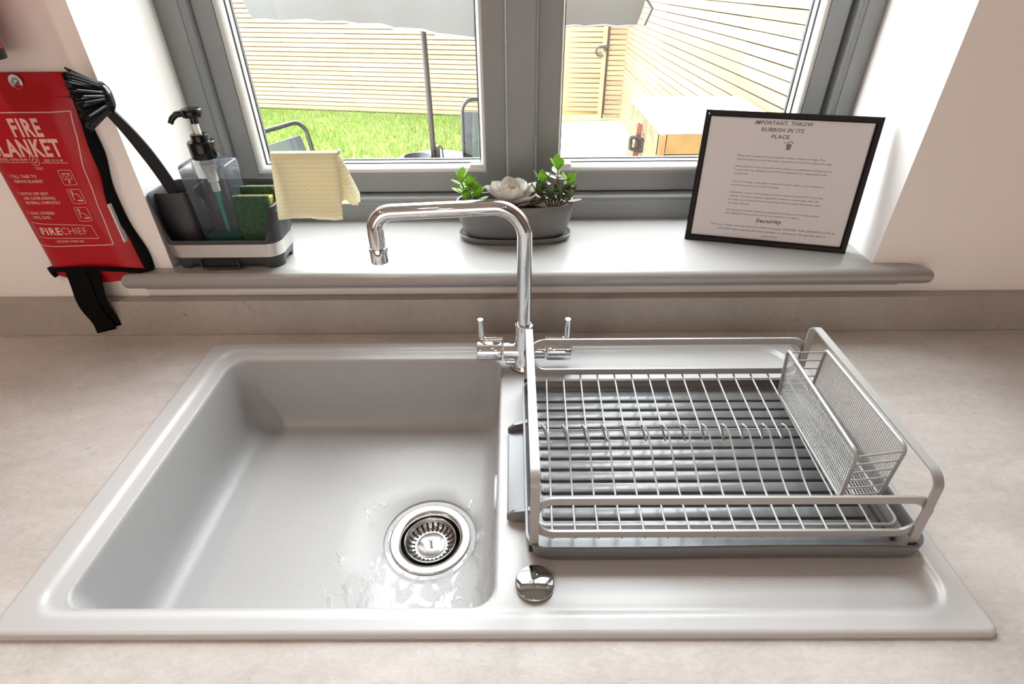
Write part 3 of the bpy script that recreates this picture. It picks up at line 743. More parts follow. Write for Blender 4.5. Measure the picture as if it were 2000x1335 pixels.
# ================================================================ SINK CADDY AND WHAT IT HOLDS
cy = thing('sink_caddy', 'dark grey sink caddy with a steel band on the left of the windowsill', 'caddy', (-0.482, 0.862, ZS))
CX0, CX1, CY0, CY1 = -0.573, -0.384, 0.8170, 0.9030
bs = MB()
def cr(ins, z, r=0.024, f=None): return [(x, y, z if f is None else f(x, y, z)) for x, y in rrect(CX0 + ins, CX1 - ins, CY0 + ins, CY1 - ins, r, 8, 16)]
def footz(x, y, z):
    e = max(min(x - CX0, CX1 - x), 0); g = max(min(y - CY0, CY1 - y), 0)
    return 0.1222 + 0.0075 * max(sstep(0.028, 0.032, e), sstep(0.026, 0.030, g))
bs.loft([cr(0.012, 0.1435), cr(0.012, 0, f=lambda x, y, z: footz(x, y, z)), cr(0.0065, 0, f=footz), cr(0.0052, 0, f=lambda x, y, z: footz(x, y, z) + 0.001), cr(0.0022, 0.1432), cr(0.006, 0.1437)])
bs.build('base', M['caddy'], cy, smooth=True, angle=40)
MB().loft([cr(0.011, 0.1300), cr(0.011, 0.1345)], cap=True).build('underside', M['black'], cy)
dt = MB(); dt.box(-0.518, -0.455, 0.8135, 0.8180, 0.1265, 0.1280).box(-0.518, -0.5165, 0.8135, 0.8180, 0.1265, 0.1415).box(-0.4565, -0.455, 0.8135, 0.8180, 0.1265, 0.1415)
dto = dt.build('drip_drawer', M['caddy'], cy)
MB().box(-0.516, -0.457, 0.8183, 0.8188, 0.128, 0.1415).build('recess_shade_plate', M['black'], dto)  # thin black plate paints the shade of the drawer recess
MB().loft([cr(0.0022, 0.1438), cr(0.0014, 0.1442), cr(-0.0005, 0.1675), cr(0.001, 0.1680)]).build('steel_band', M['brushed'], cy, smooth=True, angle=40)
def topz(x, y, z=0):
    # low opening along the front, full height from the corners back
    t = 1.0
    if y < CY0 + 0.030:
        e = min(x - CX0, CX1 - x); t = 1 - sstep(0.004, 0.020, e) ** 0.6
        t = max(t, sstep(0.026, 0.030, y - CY0))
    zl = 0.2465
    if x > -0.48: zl = 0.2465 - 0.022 * sstep(0.06, 0.0, CX1 - x) * (1 - sstep(0.03, 0.07, y - CY0))
    return 0.1735 + (zl - 0.1735) * t
tub = MB()
def tr_(ins, lvl, r=0.024):
    out = []
    for x, y in rrect(CX0 + ins - 0.001, CX1 - ins + 0.001, CY0 + ins - 0.001, CY1 - ins + 0.001, r, 8, 20):
        zt = topz(x, y)
        out.append((x - 0.0 + (x + 0.4785) * 0.0, y, 0.168 + (zt - 0.168) * lvl if lvl <= 1 else zt + (lvl - 1)))
    return out
tub.loft([tr_(0.002, 0.0), tr_(-0.0005, 0.03), tr_(-0.001, 0.5), tr_(-0.001, 0.98), tr_(-0.0005, 1.0008), tr_(0.0015, 1.0012), tr_(0.0025, 1.0), tr_(0.003, 0.5), tr_(0.003, 0.0), [(x, y, 0.146) for x, y, _ in tr_(0.006, 0)], [(x, y, 0.145) for x, y, _ in tr_(0.03, 0, 0.01)]])
tub.f.append(tuple(range(len(tub.v) - len(tr_(0, 0)), len(tub.v))))
tub.build('tub', M['caddy'], cy, smooth=True, angle=50)
dv = MB(); dvr = []
for (x, y, zt) in ((-0.5715, 0.8460, 0.2430), (-0.5580, 0.8440, 0.2440), (-0.5290, 0.8440, 0.2440), (-0.5230, 0.8480, 0.2435), (-0.5190, 0.8640, 0.2440), (-0.5180, 0.8990, 0.2465)):
    dvr.append([(x, y, 0.146), (x + 0.0016, y + 0.0016, 0.146), (x + 0.0016, y + 0.0016, zt), (x, y, zt)])
dv.loft(dvr, cap=True).build('divider', M['caddy'], cy, smooth=True, angle=50)
# cloth rail
MB().tube(fillet([(-0.3850, 0.8390, 0.215), (-0.3560, 0.8390, 0.215), (-0.3560, 0.8385, 0.3035), (-0.2640, 0.8365, 0.3045), (-0.2615, 0.8350, 0.3115)], [0, 0.006, 0.006, 0.004, 0], 6), 0.0020, 10).build('cloth_rail', M['steel'], cy, smooth=True)

# zig-zag cloth over the rail
clh = thing('dish_cloth', 'thin pale yellow zigzag-printed dish cloth draped over the caddy rail', 'cloth', (-0.320, 0.835, 0.25))
def cl_fn(u, v):
    L1, L2 = 0.1005, 0.086
    s_ = v * (L1 + L2 + 0.012)
    x = -0.3665 + 0.1025 * u
    wob = 0.0014 * math.sin(u * 9 + 1) + 0.0010 * math.sin(u * 23)
    if s_ < L1: z = 0.3060 - (L1 - s_); y = 0.8325 - 0.005 * (1 - s_ / L1) - wob * (1 - s_ / L1); x += -0.0100 * (1 - s_ / L1)
    elif s_ < L1 + 0.012:
        a = PI * (s_ - L1) / 0.012; z = 0.3060 + 0.0032 * math.sin(a); y = 0.8375 - 0.005 * math.cos(a)
    else:
        q = s_ - L1 - 0.012; z = 0.3060 - q; y = 0.8425 + 0.014 * (q / L2) + wob * 2; x += 0.014 * (q / L2) * u ** 2 + 0.003 * math.sin(q * 60) * u
    z += 0.0016 * math.sin(u * 5) * (1 if abs(v - 0.52) > 0.1 else 0)
    return (x, y, z)
co = MB().grid(cl_fn, 46, 70).build('fabric', M['cloth'], clh, smooth=True)
so = co.modifiers.new('thick', 'SOLIDIFY'); so.thickness = 0.0006
# loose folds on the right
def fold_fn(u, v):
    x = -0.2700 - 0.006 * v + 0.029 * u * (0.22 + 0.78 * min(1, v * 1.25)) ; z = 0.3080 - 0.079 * v - 0.012 * u * (1 - v) + (0.004 * math.sin(u * 6) * v)
    y = 0.8320 + 0.0040 * math.sin(u * 2.2 * PI) * (0.3 + v) + 0.012 * u
    return (x, y, z)
fo = MB().grid(fold_fn, 28, 24).build('side_fold', M['cloth'], clh, smooth=True)
so = fo.modifiers.new('thick', 'SOLIDIFY'); so.thickness = 0.0006

# sponges
def sponge(x0, x1, y0, z0, z1, label, tilt=0.0):
    t = thing('scouring_sponge', label, 'sponge', ((x0 + x1) / 2, y0 + 0.012, z0), 'sponges in the sink caddy')
    bevel(MB().box(x0, x1, y0, y0 + 0.0075, z0, z1).build('scourer', M['scour'], t), 0.0012)
    bevel(MB().box(x0 + 0.0005, x1 - 0.0005, y0 + 0.0075, y0 + 0.0245, z0 + 0.0005, z1 - 0.0050).build('foam', M['foam'], t), 0.0015)
sponge(-0.4490, -0.3905, 0.8390, 0.1465, 0.2395, 'front green and yellow scouring sponge standing in the caddy beside the soap bottle')
sponge(-0.4480, -0.3930, 0.8720, 0.1465, 0.2440, 'rear green and yellow sponge standing behind the front sponge in the caddy')

# soap bottle
sbt = thing('soap_bottle', 'clear square soap pump bottle with black pump standing in the caddy', 'soap bottle', (-0.4820, 0.866, 0.1462))
BC = (-0.4820, 0.866)
def bsq(hx, hy, z, r): return [(x, y, z) for x, y in rrect(BC[0] - hx, BC[0] + hx, BC[1] - hy, BC[1] + hy, r, 6, 4)]
bb_ = MB().loft([bsq(0.030, 0.022, 0.1465, 0.006), bsq(0.0325, 0.0245, 0.148, 0.007), bsq(0.0370, 0.0265, 0.2800, 0.006), bsq(0.0368, 0.0262, 0.2840, 0.006), bsq(0.0350, 0.0245, 0.2868, 0.006), bsq(0.0190, 0.0170, 0.2882, 0.0165), bsq(0.0150, 0.0150, 0.2885, 0.0149), bsq(0.0150, 0.0150, 0.296, 0.0149)])
bb_.build('bottle_body', M['bottle'], sbt, smooth=True, angle=40)
MB().loft([bsq(0.0305, 0.0225, 0.1478, 0.006), bsq(0.0305, 0.0225, 0.1700, 0.006)], cap=True).build('liquid_soap', M['soap'], sbt, smooth=True, angle=40)
cl_ = MB().lathe([(0.0195, 0.2935), (0.0202, 0.295), (0.0202, 0.3165), (0.0190, 0.3185), (0.0130, 0.3190), (0.0128, 0.3265), (0.0118, 0.3285), (0.0050, 0.3288)], (*BC, 0), 40)
cap_o = cl_.build('collar', M['black_gloss'], sbt, smooth=True, angle=40)
MB().lathe([(0.0044, 0.328), (0.0044, 0.3455)], (*BC, 0), 16).build('pump_rod', M['white'], sbt, smooth=True)
ph_ = MB().lathe([(0.0060, 0.3440), (0.0062, 0.3520), (0.0140, 0.3535), (0.0150, 0.3560), (0.0150, 0.3630), (0.0135, 0.3650), (0.0006, 0.3655)], (*BC, 0), 32)
pho = ph_.build('pump_head', M['black_gloss'], sbt, smooth=True, angle=40)
MB().tube([(BC[0] - 0.010, BC[1] - 0.003, 0.3590), (BC[0] - 0.020, BC[1] - 0.007, 0.3582), (BC[0] - 0.0265, BC[1] - 0.010, 0.3530), (BC[0] - 0.030, BC[1] - 0.0125, 0.3465)], [0.0050, 0.0046, 0.0042, 0.0038], 12).build('spout', M['black_gloss'], pho, smooth=True)
MB().lathe([(0.0115, 0.2935), (0.0112, 0.276), (0.0085, 0.272), (0.0080, 0.256), (0.0060, 0.254), (0.0058, 0.240)], (*BC, 0), 20).build('pump_barrel', M['tube'], sbt, smooth=True, angle=40)
MB().lathe([(0.0040, 0.2400), (0.0040, 0.150)], (*BC, 0), 12).build('dip_tube', M['tube_green'], sbt, smooth=True)

# dish brush
br = thing('dish_brush', 'black dish brush with thick bristles leaning up out of the caddy', 'brush', (-0.548, 0.85, 0.150))
b0, b1, b2 = Vector((-0.5440, 0.878, 0.160)), Vector((-0.5340, 0.832, 0.300)), Vector((-0.5530, 0.790, 0.380))
hp = [b0.lerp(b1, t).lerp(b1.lerp(b2, t), t) for t in [k / 14 for k in range(15)]]
dirh = (b2 - b0).normalized(); side = dirh.cross(Vector((0.25, -1, 0.2))).normalized(); nrm = side.cross(dirh).normalized()
rg = []
for i, p_ in enumerate(hp):
    wd = 0.0088 if i < 9 else 0.0088 - 0.0026 * (i - 9) / 5
    rg.append([tuple(p_ + side * a * wd + nrm * b * 0.0035) for a, b in ((-1, -0.6), (-0.6, -1), (0.6, -1), (1, -0.6), (1, 0.6), (0.6, 1), (-0.6, 1), (-1, 0.6))])
MB().loft(rg, cap=True).build('handle', M['black_rubber'], br, smooth=True, angle=40)
hc = Vector((-0.5500, 0.7900, 0.3950))          # head centre
hn = Vector((-0.72, -0.66, 0.02)).normalized()    # bristles point this way
hu = hn.orthogonal().normalized(); hv = hn.cross(hu)
def onhead(a, r, h): return tuple(hc + (hu * math.cos(a) + hv * math.sin(a)) * r + hn * h)
hd = MB().loft([[onhead(2 * PI * k / 28, r, h) for k in range(28)] for r, h in ((0.004, -0.010), (0.013, -0.0085), (0.0195, -0.004), (0.0205, 0.000), (0.0195, 0.004))], cap=True)
hd.build('head', M['black_gloss'], br, smooth=True, angle=50)
bt = MB(); rnd = random.Random(3)
for ringr, cnt in ((0.001, 1), (0.0050, 7), (0.0095, 13), (0.0140, 20), (0.0178, 24)):
    for k in range(cnt):
        a = 2 * PI * k / cnt + rnd.random() * 0.3
        p0 = Vector(onhead(a, ringr, 0.002)); spread = ringr / 0.017
        d_ = (hn + (hu * math.cos(a) + hv * math.sin(a)) * spread * 0.70 + Vector((rnd.uniform(-.07, .07), rnd.uniform(-.07, .07), rnd.uniform(-.07, .07)))).normalized()
        ln = rnd.uniform(0.030, 0.037)
        bt.tube([p0, p0 + d_ * ln * 0.6, p0 + d_ * ln], [0.0021, 0.0019, 0.0015], 7)
bt.build('bristles', M['black_rubber'], br, smooth=True, kind='stuff')

# ================================================================ FIRE BLANKET
fb = thing('fire_blanket', 'red fire blanket pouch with black edging hanging on the wall', 'fire blanket', (-0.695, 0.825, 0.41))
def fb_edge(z):
    """left and right edge of the pouch at height z (it bulges a little)"""
    t = (z - 0.125) / 0.30
    right = -0.6120 - 0.012 * math.exp(-((z - 0.245) / 0.05) ** 2) + 0.0035 * math.exp(-((z - 0.40) / 0.03) ** 2)
    left = -0.7755 + 0.004 * (1 - t)
    return left, right
ZB0, ZB1 = 0.1240, 0.4215
def fb_front(u, v):
    z = ZB0 + (ZB1 - ZB0) * v; l, r = fb_edge(z); x = l + (r - l) * u
    bulge = 0.016 * (min(1, 6 * u * (1 - u))) ** 0.7 * (1 - sstep(0.80, 0.98, v)) + 0.001
    cr_ = 0.0012 * math.sin(u * 17 + v * 9) * sstep(0.7, 1, u) + 0.001 * math.sin(v * 31 + 3 * u) * sstep(0.8, 1, u)
    return (x, 0.8215 - bulge * 0.92 - cr_, z)
pk = MB().grid(fb_front, 40, 50)
pk.grid(lambda u, v: (fb_front(1 - u, v)[0], 0.8255, fb_front(1 - u, v)[2]), 2, 50)
rgt = [fb_front(1, k / 50) for k in range(51)]
pk.grid(lambda u, v: (rgt[round(v * 50)][0], rgt[round(v * 50)][1] + (0.8255 - rgt[round(v * 50)][1]) * u, rgt[round(v * 50)][2]), 1, 50)
pk.build('pouch', M['red'], fb, smooth=True, angle=60)
# top seam
MB().tube([(-0.774, 0.8165, 0.3905), (-0.612, 0.8165, 0.3915)], 0.0008, 6).build('top_seam', M['red'], fb)
# piping down the right side
sd = []
for k in range(26):
    v = 1.0 - k / 25; x, y, z = fb_front(1, v)
    w_ = 0.0048 + 0.0015 * math.sin(k * 0.9)
    sd.append((x + 0.002 + 0.0015 * math.sin(k * 0.55 + 1), 0.8190, z, w_))
def band(sd, y0, y1):
    rg = []
    for x, y, z, w_ in sd: rg.append([(x - w_, y0, z), (x + w_, y0 + 0.001, z), (x + w_, y1, z), (x - w_, y1, z)])
    return MB().loft(rg, cap=True)
band(sd, 0.8125, 0.8245).build('edge_tape', M['webbing'], fb, smooth=True, angle=50)
# bottom mouth of the pouch: two taped lips bulging open
bp = []
for k in range(25):
    u = k / 24; x = -0.778 + 0.172 * u
    bp.append((x, 0.8215 - 0.023 * math.sin(PI * u) ** 0.6, 0.1275 + 0.008 * math.sin(PI * u) - 0.009 * u ** 6 - 0.004 * (1 - u) ** 6))
MB().tube(bp, 0.0040, 8).build('mouth_tape', M['webbing'], fb, smooth=True)
fl_ = MB()
fl_.grid(lambda u, v: (-0.776 + 0.168 * u, 0.8235 - 0.013 * math.sin(PI * u) ** 0.7, 0.1290 - 0.025 * v * (0.35 + 0.65 * math.sin(PI * (0.12 + 0.8 * u)))), 24, 4)
fl_.build('back_lip', M['red'], fb, smooth=True)
MB().tube([(-0.7780, 0.8205, 0.1275), (-0.7765, 0.8200, 0.118), (-0.7740, 0.8205, 0.1105)], 0.0038, 8).build('edge_tape', M['webbing'], fb, smooth=True)
# straps
def strap(x0, x1, xb0, xb1, zt, zb, y):
    n_ = 14
    rg = []
    for k in range(n_ + 1):
        t = k / n_; z = zt + (zb - zt) * t; a = x0 + (xb0 - x0) * t ** 1.1; b = x1 + (xb1 - x1) * t ** 1.1
        yy = y - 0.006 * math.sin(PI * min(1, t * 1.2)) + 0.002 * math.sin(t * 9)
        zz = (0.013 if k == n_ else 0) * 1.0
        rg.append([(a, yy, z - 0.0), (b, yy, z + zz), (b, yy + 0.0016, z + zz), (a, yy + 0.0016, z)])
    return MB().loft(rg, cap=True)
strap(-0.7360, -0.7010, -0.7370, -0.7010, 0.1340, 0.0085, 0.7985).build('pull_strap', M['webbing'], fb, smooth=True, angle=50)
strap(-0.7180, -0.6830, -0.7260, -0.6920, 0.1340, 0.0150, 0.8010).build('pull_strap', M['webbing'], fb, smooth=True, angle=50)
MB().box(-0.6235, -0.6215, 0.806, 0.816, 0.178, 0.240).build('white_tag', M['white'], fb)
# eyelet and screw
MB().lathe([(0.0052, 0), (0.0052, 0.0022), (0.0085, 0.0020), (0.0092, 0.0005), (0.0090, 0)], (-0.6830, 0.8172, 0.4110), 28, 'y', cap=False).xf(Matrix.Translation((0, 0, 0))).build('eyelet', M['white'], fb, smooth=True)
MB().lathe([(0.0001, -0.003), (0.0035, -0.0025), (0.0050, 0.0005), (0.0050, 0.004)], (-0.6830, 0.8165, 0.4110), 20, 'y', cap=False).build('screw_head', M['steel'], fb, smooth=True)
# printing (flat on the front face; follows the bulge height)
def PY(x, z):
    l, r = fb_edge(z); u = min(max((x - l) / (r - l), 0), 1); v = (z - ZB0) / (ZB1 - ZB0)
    return fb_front(u, v)[1] - 0.0006
def print_mb(mb): mb.v = [(x, PY(x, z), z) for x, y, z in mb.v]; return mb
UX, UZ = (1, 0, 0), (0, 0, 1)
def ftext(s, x, z, wd, h, bold=0.0, al='l', mbx=None): return text_mb(mbx or MB(), s, (x, 0.80, z), UX, UZ, wd, h, bold, 0, al)
hm = ftext('FIRE', -0.7115, 0.3420, 0.0430, 0.0245, 0.035)
ftext('BLANKET', -0.7570, 0.3140, 0.1035, 0.0245, 0.035, mbx=hm)
print_mb(hm).build('heading', M['pink_print'], fb)
bl = MB(); lw = 0.0006
def seg(mb, a, b, w_=lw, n_=10):
    a, b = Vector(a), Vector(b); d = (b - a).normalized(); q = Vector((-d.y, d.x)) * w_ 
    for k in range(n_):
        p0, p1 = a.lerp(b, k / n_), a.lerp(b, (k + 1) / n_)
        mb.poly([(p0.x - q.x, 0, p0.y - q.y), (p1.x - q.x, 0, p1.y - q.y), (p1.x + q.x, 0, p1.y + q.y), (p0.x + q.x, 0, p0.y + q.y)])
def loop(mb, pts, w_=lw, n_=4):
    for i in range(len(pts)): seg(mb, pts[i], pts[(i + 1) % len(pts)], w_, n_)
bl_pts = [(-0.7700, 0.3735), (-0.6225, 0.3735), (-0.6270, 0.34), (-0.6350, 0.30), (-0.6410, 0.24), (-0.6420, 0.1745), (-0.7680, 0.1710)]
loop(bl, bl_pts, 0.0007, 12)
seg(bl, (-0.764, 0.3055), (-0.7090, 0.3055), 0.0004); seg(bl, (-0.6920, 0.3045), (-0.6530, 0.3040), 0.0004)
print_mb(bl).build('border_line', M['pink_print'], fb)
em = MB()
loop(em, [(-0.7003 + 0.0062 * math.cos(a * PI / 9), 0.3080 + 0.0078 * math.sin(a * PI / 9)) for a in range(18)], 0.0004, 1)
loop(em, [(-0.7000 + 0.0030 * math.cos(a * PI / 5), 0.3072 + 0.0038 * math.sin(a * PI / 5)) for a in range(8)], 0.0005, 1)
seg(em, (-0.7055, 0.2975), (-0.6930, 0.2970), 0.0004, 2); seg(em, (-0.7035, 0.2952), (-0.6945, 0.2948), 0.0004, 2)
print_mb(em).build('emblem', M['pink_print'], fb)
ins = MB()
for s_, x, z, wd in (('MODEL: SVB1/K40', -0.7560, 0.3078, 0.046), ('SIZE: 1M X 1M', -0.6860, 0.3062, 0.027),
                     ('1. PULL TABS TO', -0.7535, 0.2825, 0.0440), ('REMOVE BLANKET', -0.7470, 0.2750, 0.0440),
                     ('2. SWITCH OFF HEAT', -0.7535, 0.2562, 0.0490), ('AND COVER BURNING', -0.7465, 0.2492, 0.0490), ('MATERIAL COMPLETELY', -0.7465, 0.2422, 0.0540),
                     ('3. LEAVE COVERED', -0.7550, 0.2255, 0.0450), ('UNTIL COOL', -0.7480, 0.2185, 0.0290), ('DISCARD AFTER USE', -0.7290, 0.1790, 0.0430)):
    ftext(s_, x, z, wd, 0.0047 if z > 0.2 and z < 0.3 else 0.0034, 0.022, mbx=ins)
print_mb(ins).build('instruction_text', M['pink_print'], fb, kind='stuff')
for cx, cz, hgt in ((-0.6640, 0.2825, 0), (-0.6640, 0.2535, 1), (-0.6665, 0.2255, 2)):
    pc = MB(); a, b = 0.0098, 0.0110
    loop(pc, rrect(cx - a, cx + a, cz - b, cz + b, 0.002, 3, 1), 0.00035, 1)
    if hgt == 0:
        for s_ in (-1, 1):
            loop(pc, [(cx + s_ * 0.0040 + 0.0026 * math.cos(q * PI / 4), cz + 0.001 + 0.0045 * math.sin(q * PI / 4)) for q in range(8)], 0.0004, 1)
        seg(pc, (cx, cz - 0.003), (cx, cz - 0.0085), 0.0011, 1)
        seg(pc, (cx - 0.006, cz + 0.0062), (cx + 0.006, cz + 0.0062), 0.0004, 1)
    else:
        loop(pc, [(cx - 0.0045 + 0.0018 * math.cos(q * PI / 4), cz + 0.0068 + 0.0020 * math.sin(q * PI / 4)) for q in range(8)], 0.0006, 1)
        seg(pc, (cx - 0.0050, cz + 0.004), (cx - 0.0055, cz - 0.006), 0.0006, 1); seg(pc, (cx - 0.005, cz + 0.003), (cx + 0.003, cz + 0.0045 * (2 - hgt)), 0.0005, 1)
        seg(pc, (cx + 0.003, cz + 0.004 * (2 - hgt)), (cx + 0.0065, cz - 0.005), 0.0005, 1); seg(pc, (cx - 0.001, cz - 0.006), (cx + 0.0075, cz - 0.0065), 0.0010, 1)
    print_mb(pc).build('pictogram', M['pink_print'], fb)
lg = MB(); loop(lg, [(-0.7585, 0.2110), (-0.6625, 0.2070), (-0.6600, 0.1855), (-0.7575, 0.1865)], 0.00045, 8)
ftext('FIRE', -0.7465, 0.1920, 0.0320, 0.0120, 0.03, mbx=lg); ftext('CHIEF', -0.7135, 0.1925, 0.0400, 0.0120, -0.012, mbx=lg)
for k in range(4): seg(lg, (-0.7500 + 0.0006 * k, 0.1930 + 0.0030 * k), (-0.7455, 0.1930 + 0.0030 * k), 0.0007, 1)
print_mb(lg).build('logo', M['pink_print'], fb)

# ================================================================ FIRE EXTINGUISHER (only its foot reaches into the picture)
EX = (-0.6890, 0.765)
ex = thing('fire_extinguisher', 'red fire extinguisher with black foot hanging above the fire blanket', 'extinguisher', (*EX, 0.45))
MB().lathe([(0.034, 0.4535), (0.0425, 0.4550), (0.0425, 0.480), (0.0425, 0.70), (0.036, 0.73), (0.016, 0.75), (0.014, 0.765)], (*EX, 0), 48).build('cylinder', M['red_gloss'], ex, smooth=True, angle=50)
MB().lathe([(0.0385, 0.444), (0.0425, 0.444), (0.0430, 0.448), (0.0430, 0.4555), (0.0410, 0.4555), (0.0400, 0.450), (0.0385, 0.444)], (*EX, 0), 48, cap=False).build('foot_ring', M['black'], ex, smooth=True, angle=50)
MB().lathe([(0.014, 0.765), (0.018, 0.770), (0.018, 0.790), (0.008, 0.80)], (*EX, 0), 24).build('valve', M['black'], ex, smooth=True, angle=50)
bevel(MB().box(EX[0] - 0.015, EX[0] + 0.015, 0.808, 0.8258, 0.50, 0.68).build('bracket', M['black'], ex), 0.002)

# ================================================================ PLANT POT
pt = thing('plant_pot', 'oval matt grey planter on a saucer at the middle of the windowsill', 'planter', (0.0, 0.945, ZS))
PC = (0.0005, 0.9425)
def oval(hx, hy, z, e=2.6, n_=64):
    out = []
    for k in range(n_):
        a = 2 * PI * k / n_; c_, s_ = math.cos(a), math.sin(a)
        out.append((PC[0] + hx * math.copysign(abs(c_) ** (2 / e), c_), PC[1] + hy * math.copysign(abs(s_) ** (2 / e), s_), z))
    return out
MB().loft([oval(0.083, 0.030, 0.1290), oval(0.088, 0.0335, 0.1305), oval(0.0935, 0.0375, 0.140), oval(0.100, 0.0415, 0.160), oval(0.1035, 0.0440, 0.178), oval(0.1045, 0.0450, 0.1915), oval(0.1035, 0.0440, 0.1930), oval(0.1010, 0.0415, 0.1925), oval(0.0995, 0.0400, 0.185), oval(0.098, 0.039, 0.176)], cap0=True).build('bowl', M['pot'], pt, smooth=True, angle=50)
MB().loft([oval(0.090, 0.034, 0.1222), oval(0.096, 0.038, 0.1225), oval(0.1010, 0.0415, 0.1275), oval(0.1020, 0.0425, 0.1335), oval(0.1008, 0.0413, 0.1342), oval(0.0985, 0.039, 0.1325), oval(0.093, 0.035, 0.1285)], cap0=True, cap1=True).build('saucer', M['pot'], pt, smooth=True, angle=50)
def soilf(u, v):
    a = 2 * PI * u; r_ = v * 0.99; c_, s_ = math.cos(a), math.sin(a)
    return (PC[0] + 0.0985 * r_ * math.copysign(abs(c_) ** (2 / 2.6), c_), PC[1] + 0.0395 * r_ * math.copysign(abs(s_) ** (2 / 2.6), s_), 0.182 + 0.0025 * math.sin(a * 5 + v * 9) * (1 - v) + 0.001 * math.sin(a * 13))
MB().grid(soilf, 48, 8, closed_u=True).build('soil', M['soil'], pt, smooth=True)

def leaf(mb, base, d, up, ln, wd, th, cup=0.25, curl=0.15, tip=0.5, n=9, m_=6):
    """fleshy spoon leaf from base along d"""
    base, d, up = Vector(base), Vector(d).normalized(), Vector(up)
    sd_ = d.cross(up).normalized(); up = sd_.cross(d).normalized()
    rg = []
    for i in range(n + 1):
        t = i / n
        w_ = wd * (math.sin(PI * min(1, (t ** 1.0) * 0.95 + 0.05)) ** (0.68)) * (0.55 + 0.45 * sstep(0, tip, t)) + 0.0004
        c_ = base + d * ln * t + up * ln * curl * t * t
        h_ = th * (1 - 0.7 * t)
        ring = []
        for k in range(m_ + 1):
            q = -1 + 2 * k / m_; ring.append(tuple(c_ + sd_ * w_ * q + up * (cup * w_ * q * q + h_ * (1 - q * q) * 0.4)))
        for k in range(m_, -1, -1):
            q = -1 + 2 * k / m_; ring.append(tuple(c_ + sd_ * w_ * q * 0.97 + up * (cup * w_ * q * q - h_ * (1 - q * q) * 0.6 - 0.0003)))
        rg.append(ring)
    mb.loft(rg, cap=True)

# pale rosette
es = thing('rosette_succulent', 'pale pinkish-grey rosette succulent in the middle of the oval planter', 'succulent', (-0.008, 0.935, 0.183))
rc = Vector((-0.0040, 0.938, 0.1880)); rnd = random.Random(11)
MB().lathe([(0.005, 0.178), (0.006, 0.190)], (rc.x, rc.y, 0), 12).build('stem', M['stem'], es)
whorls = [(6, 0.054, 0.0235, 0.34, 0.3), (6, 0.046, 0.0195, 0.66, 0.8), (5, 0.031, 0.0125, 1.08, 0.2), (4, 0.021, 0.008, 1.30, 0.7)]
for cnt, ln, wd, el, ph in whorls:
    for k in range(cnt):
        a = ph + 2 * PI * k / cnt + rnd.uniform(-.12, .12)
        e = el + rnd.uniform(-.1, .1)
        d_ = Vector((math.cos(a) * math.cos(e), math.sin(a) * math.cos(e) * 0.8, math.sin(e)))
        mb = MB(); leaf(mb, rc + Vector((math.cos(a), math.sin(a), 0)) * 0.003, d_, (0, 0, 1) if e < 1.2 else (-math.cos(a), -math.sin(a), 0.3), ln * rnd.uniform(.92, 1.08), wd, 0.004, cup=0.35, curl=0.22, tip=0.55)
        mb.build('leaf', M['leaf_pale'] if rnd.random() < 0.75 or el > 0.8 else M['leaf_edge'], es, smooth=True)
for (bx, by, a) in ((0.020, 0.918, -0.5), (0.034, 0.922, -0.2), (0.012, 0.915, -1.1), (0.040, 0.932, 0.2)):
    mb = MB(); leaf(mb, (bx - 0.008, by + 0.006, 0.188), (math.cos(a), math.sin(a) * 0.5, 0.25), (0, 0, 1), 0.034, 0.011, 0.003, cup=0.3, curl=0.1); mb.build('leaf', M['leaf_edge'], es, smooth=True)

def jade(name, label, base, stems, leafm, seed, lsz=0.017):
    t = thing(name, label, 'succulent', base)
    rn = random.Random(seed)
    for (dx, dy, h, top) in stems:
        p0 = Vector(base) + Vector((dx * 0.3, dy * 0.3, -0.004)); p1 = Vector(base) + Vector((dx, dy, h))
        MB().tube([p0, p0.lerp(p1, 0.5) + Vector((0.001, 0.001, 0)), p1], [0.0019, 0.0016, 0.0012], 8).build('stem', M['stem'], t, smooth=True)
        lv_ = max(2, int(h / 0.011))
        for j in range(lv_):
            tt = 0.35 + 0.65 * (j + 1) / lv_; pp = p0.lerp(p1, tt); last_ = j == lv_ - 1
            for q in range(4 if last_ else 2):
                a = (PI / 2 if not last_ else PI / 4 * 2) * q * (2 if not last_ else 1) + (j % 2) * PI / 2 + rn.uniform(-.3, .3)
                e = rn.uniform(.75, 1.1) if last_ else rn.uniform(.0, .45)
                d_ = Vector((math.cos(a) * math.cos(e), math.sin(a) * math.cos(e), math.sin(e)))
                mb = MB(); leaf(mb, pp, d_, (0, 0, 1), lsz * rn.uniform(.8, 1.15), lsz * 0.27, 0.0022, cup=0.2, curl=0.12, tip=0.4, n=6, m_=4)
                mb.build('leaf', M[top] if last_ else (M[leafm] if rn.random() < .62 else M['leaf_red'] if leafm == 'leaf_dark' else M['leaf_green']), t, smooth=True)
    return t
jade('jade_plant', 'bushy jade-like succulent with bright green tips at right of the planter', (0.070, 0.938, 0.184),
     [(-0.020, 0.002, 0.040, 'leaf_green'), (0.006, 0.012, 0.060, 'leaf_green'), (0.028, 0.0, 0.036, 'leaf_green'), (-0.008, -0.012, 0.020, 'leaf_dark'), (0.010, -0.010, 0.022, 'leaf_dark'), (0.026, -0.008, 0.014, 'leaf_dark'), (-0.026, -0.004, 0.020, 'leaf_dark')], 'leaf_dark', 5, 0.027)
jade('stonecrop_plant', 'small bright green leafy succulent at left end of the planter', (-0.079, 0.940, 0.184),
     [(-0.014, 0.004, 0.044, 'leaf_green'), (0.000, 0.006, 0.030, 'leaf_green'), (0.014, -0.002, 0.016, 'leaf_green'), (-0.006, -0.010, 0.014, 'leaf_green'), (0.006, 0.012, 0.022, 'leaf_green')], 'leaf_green', 9, 0.023)

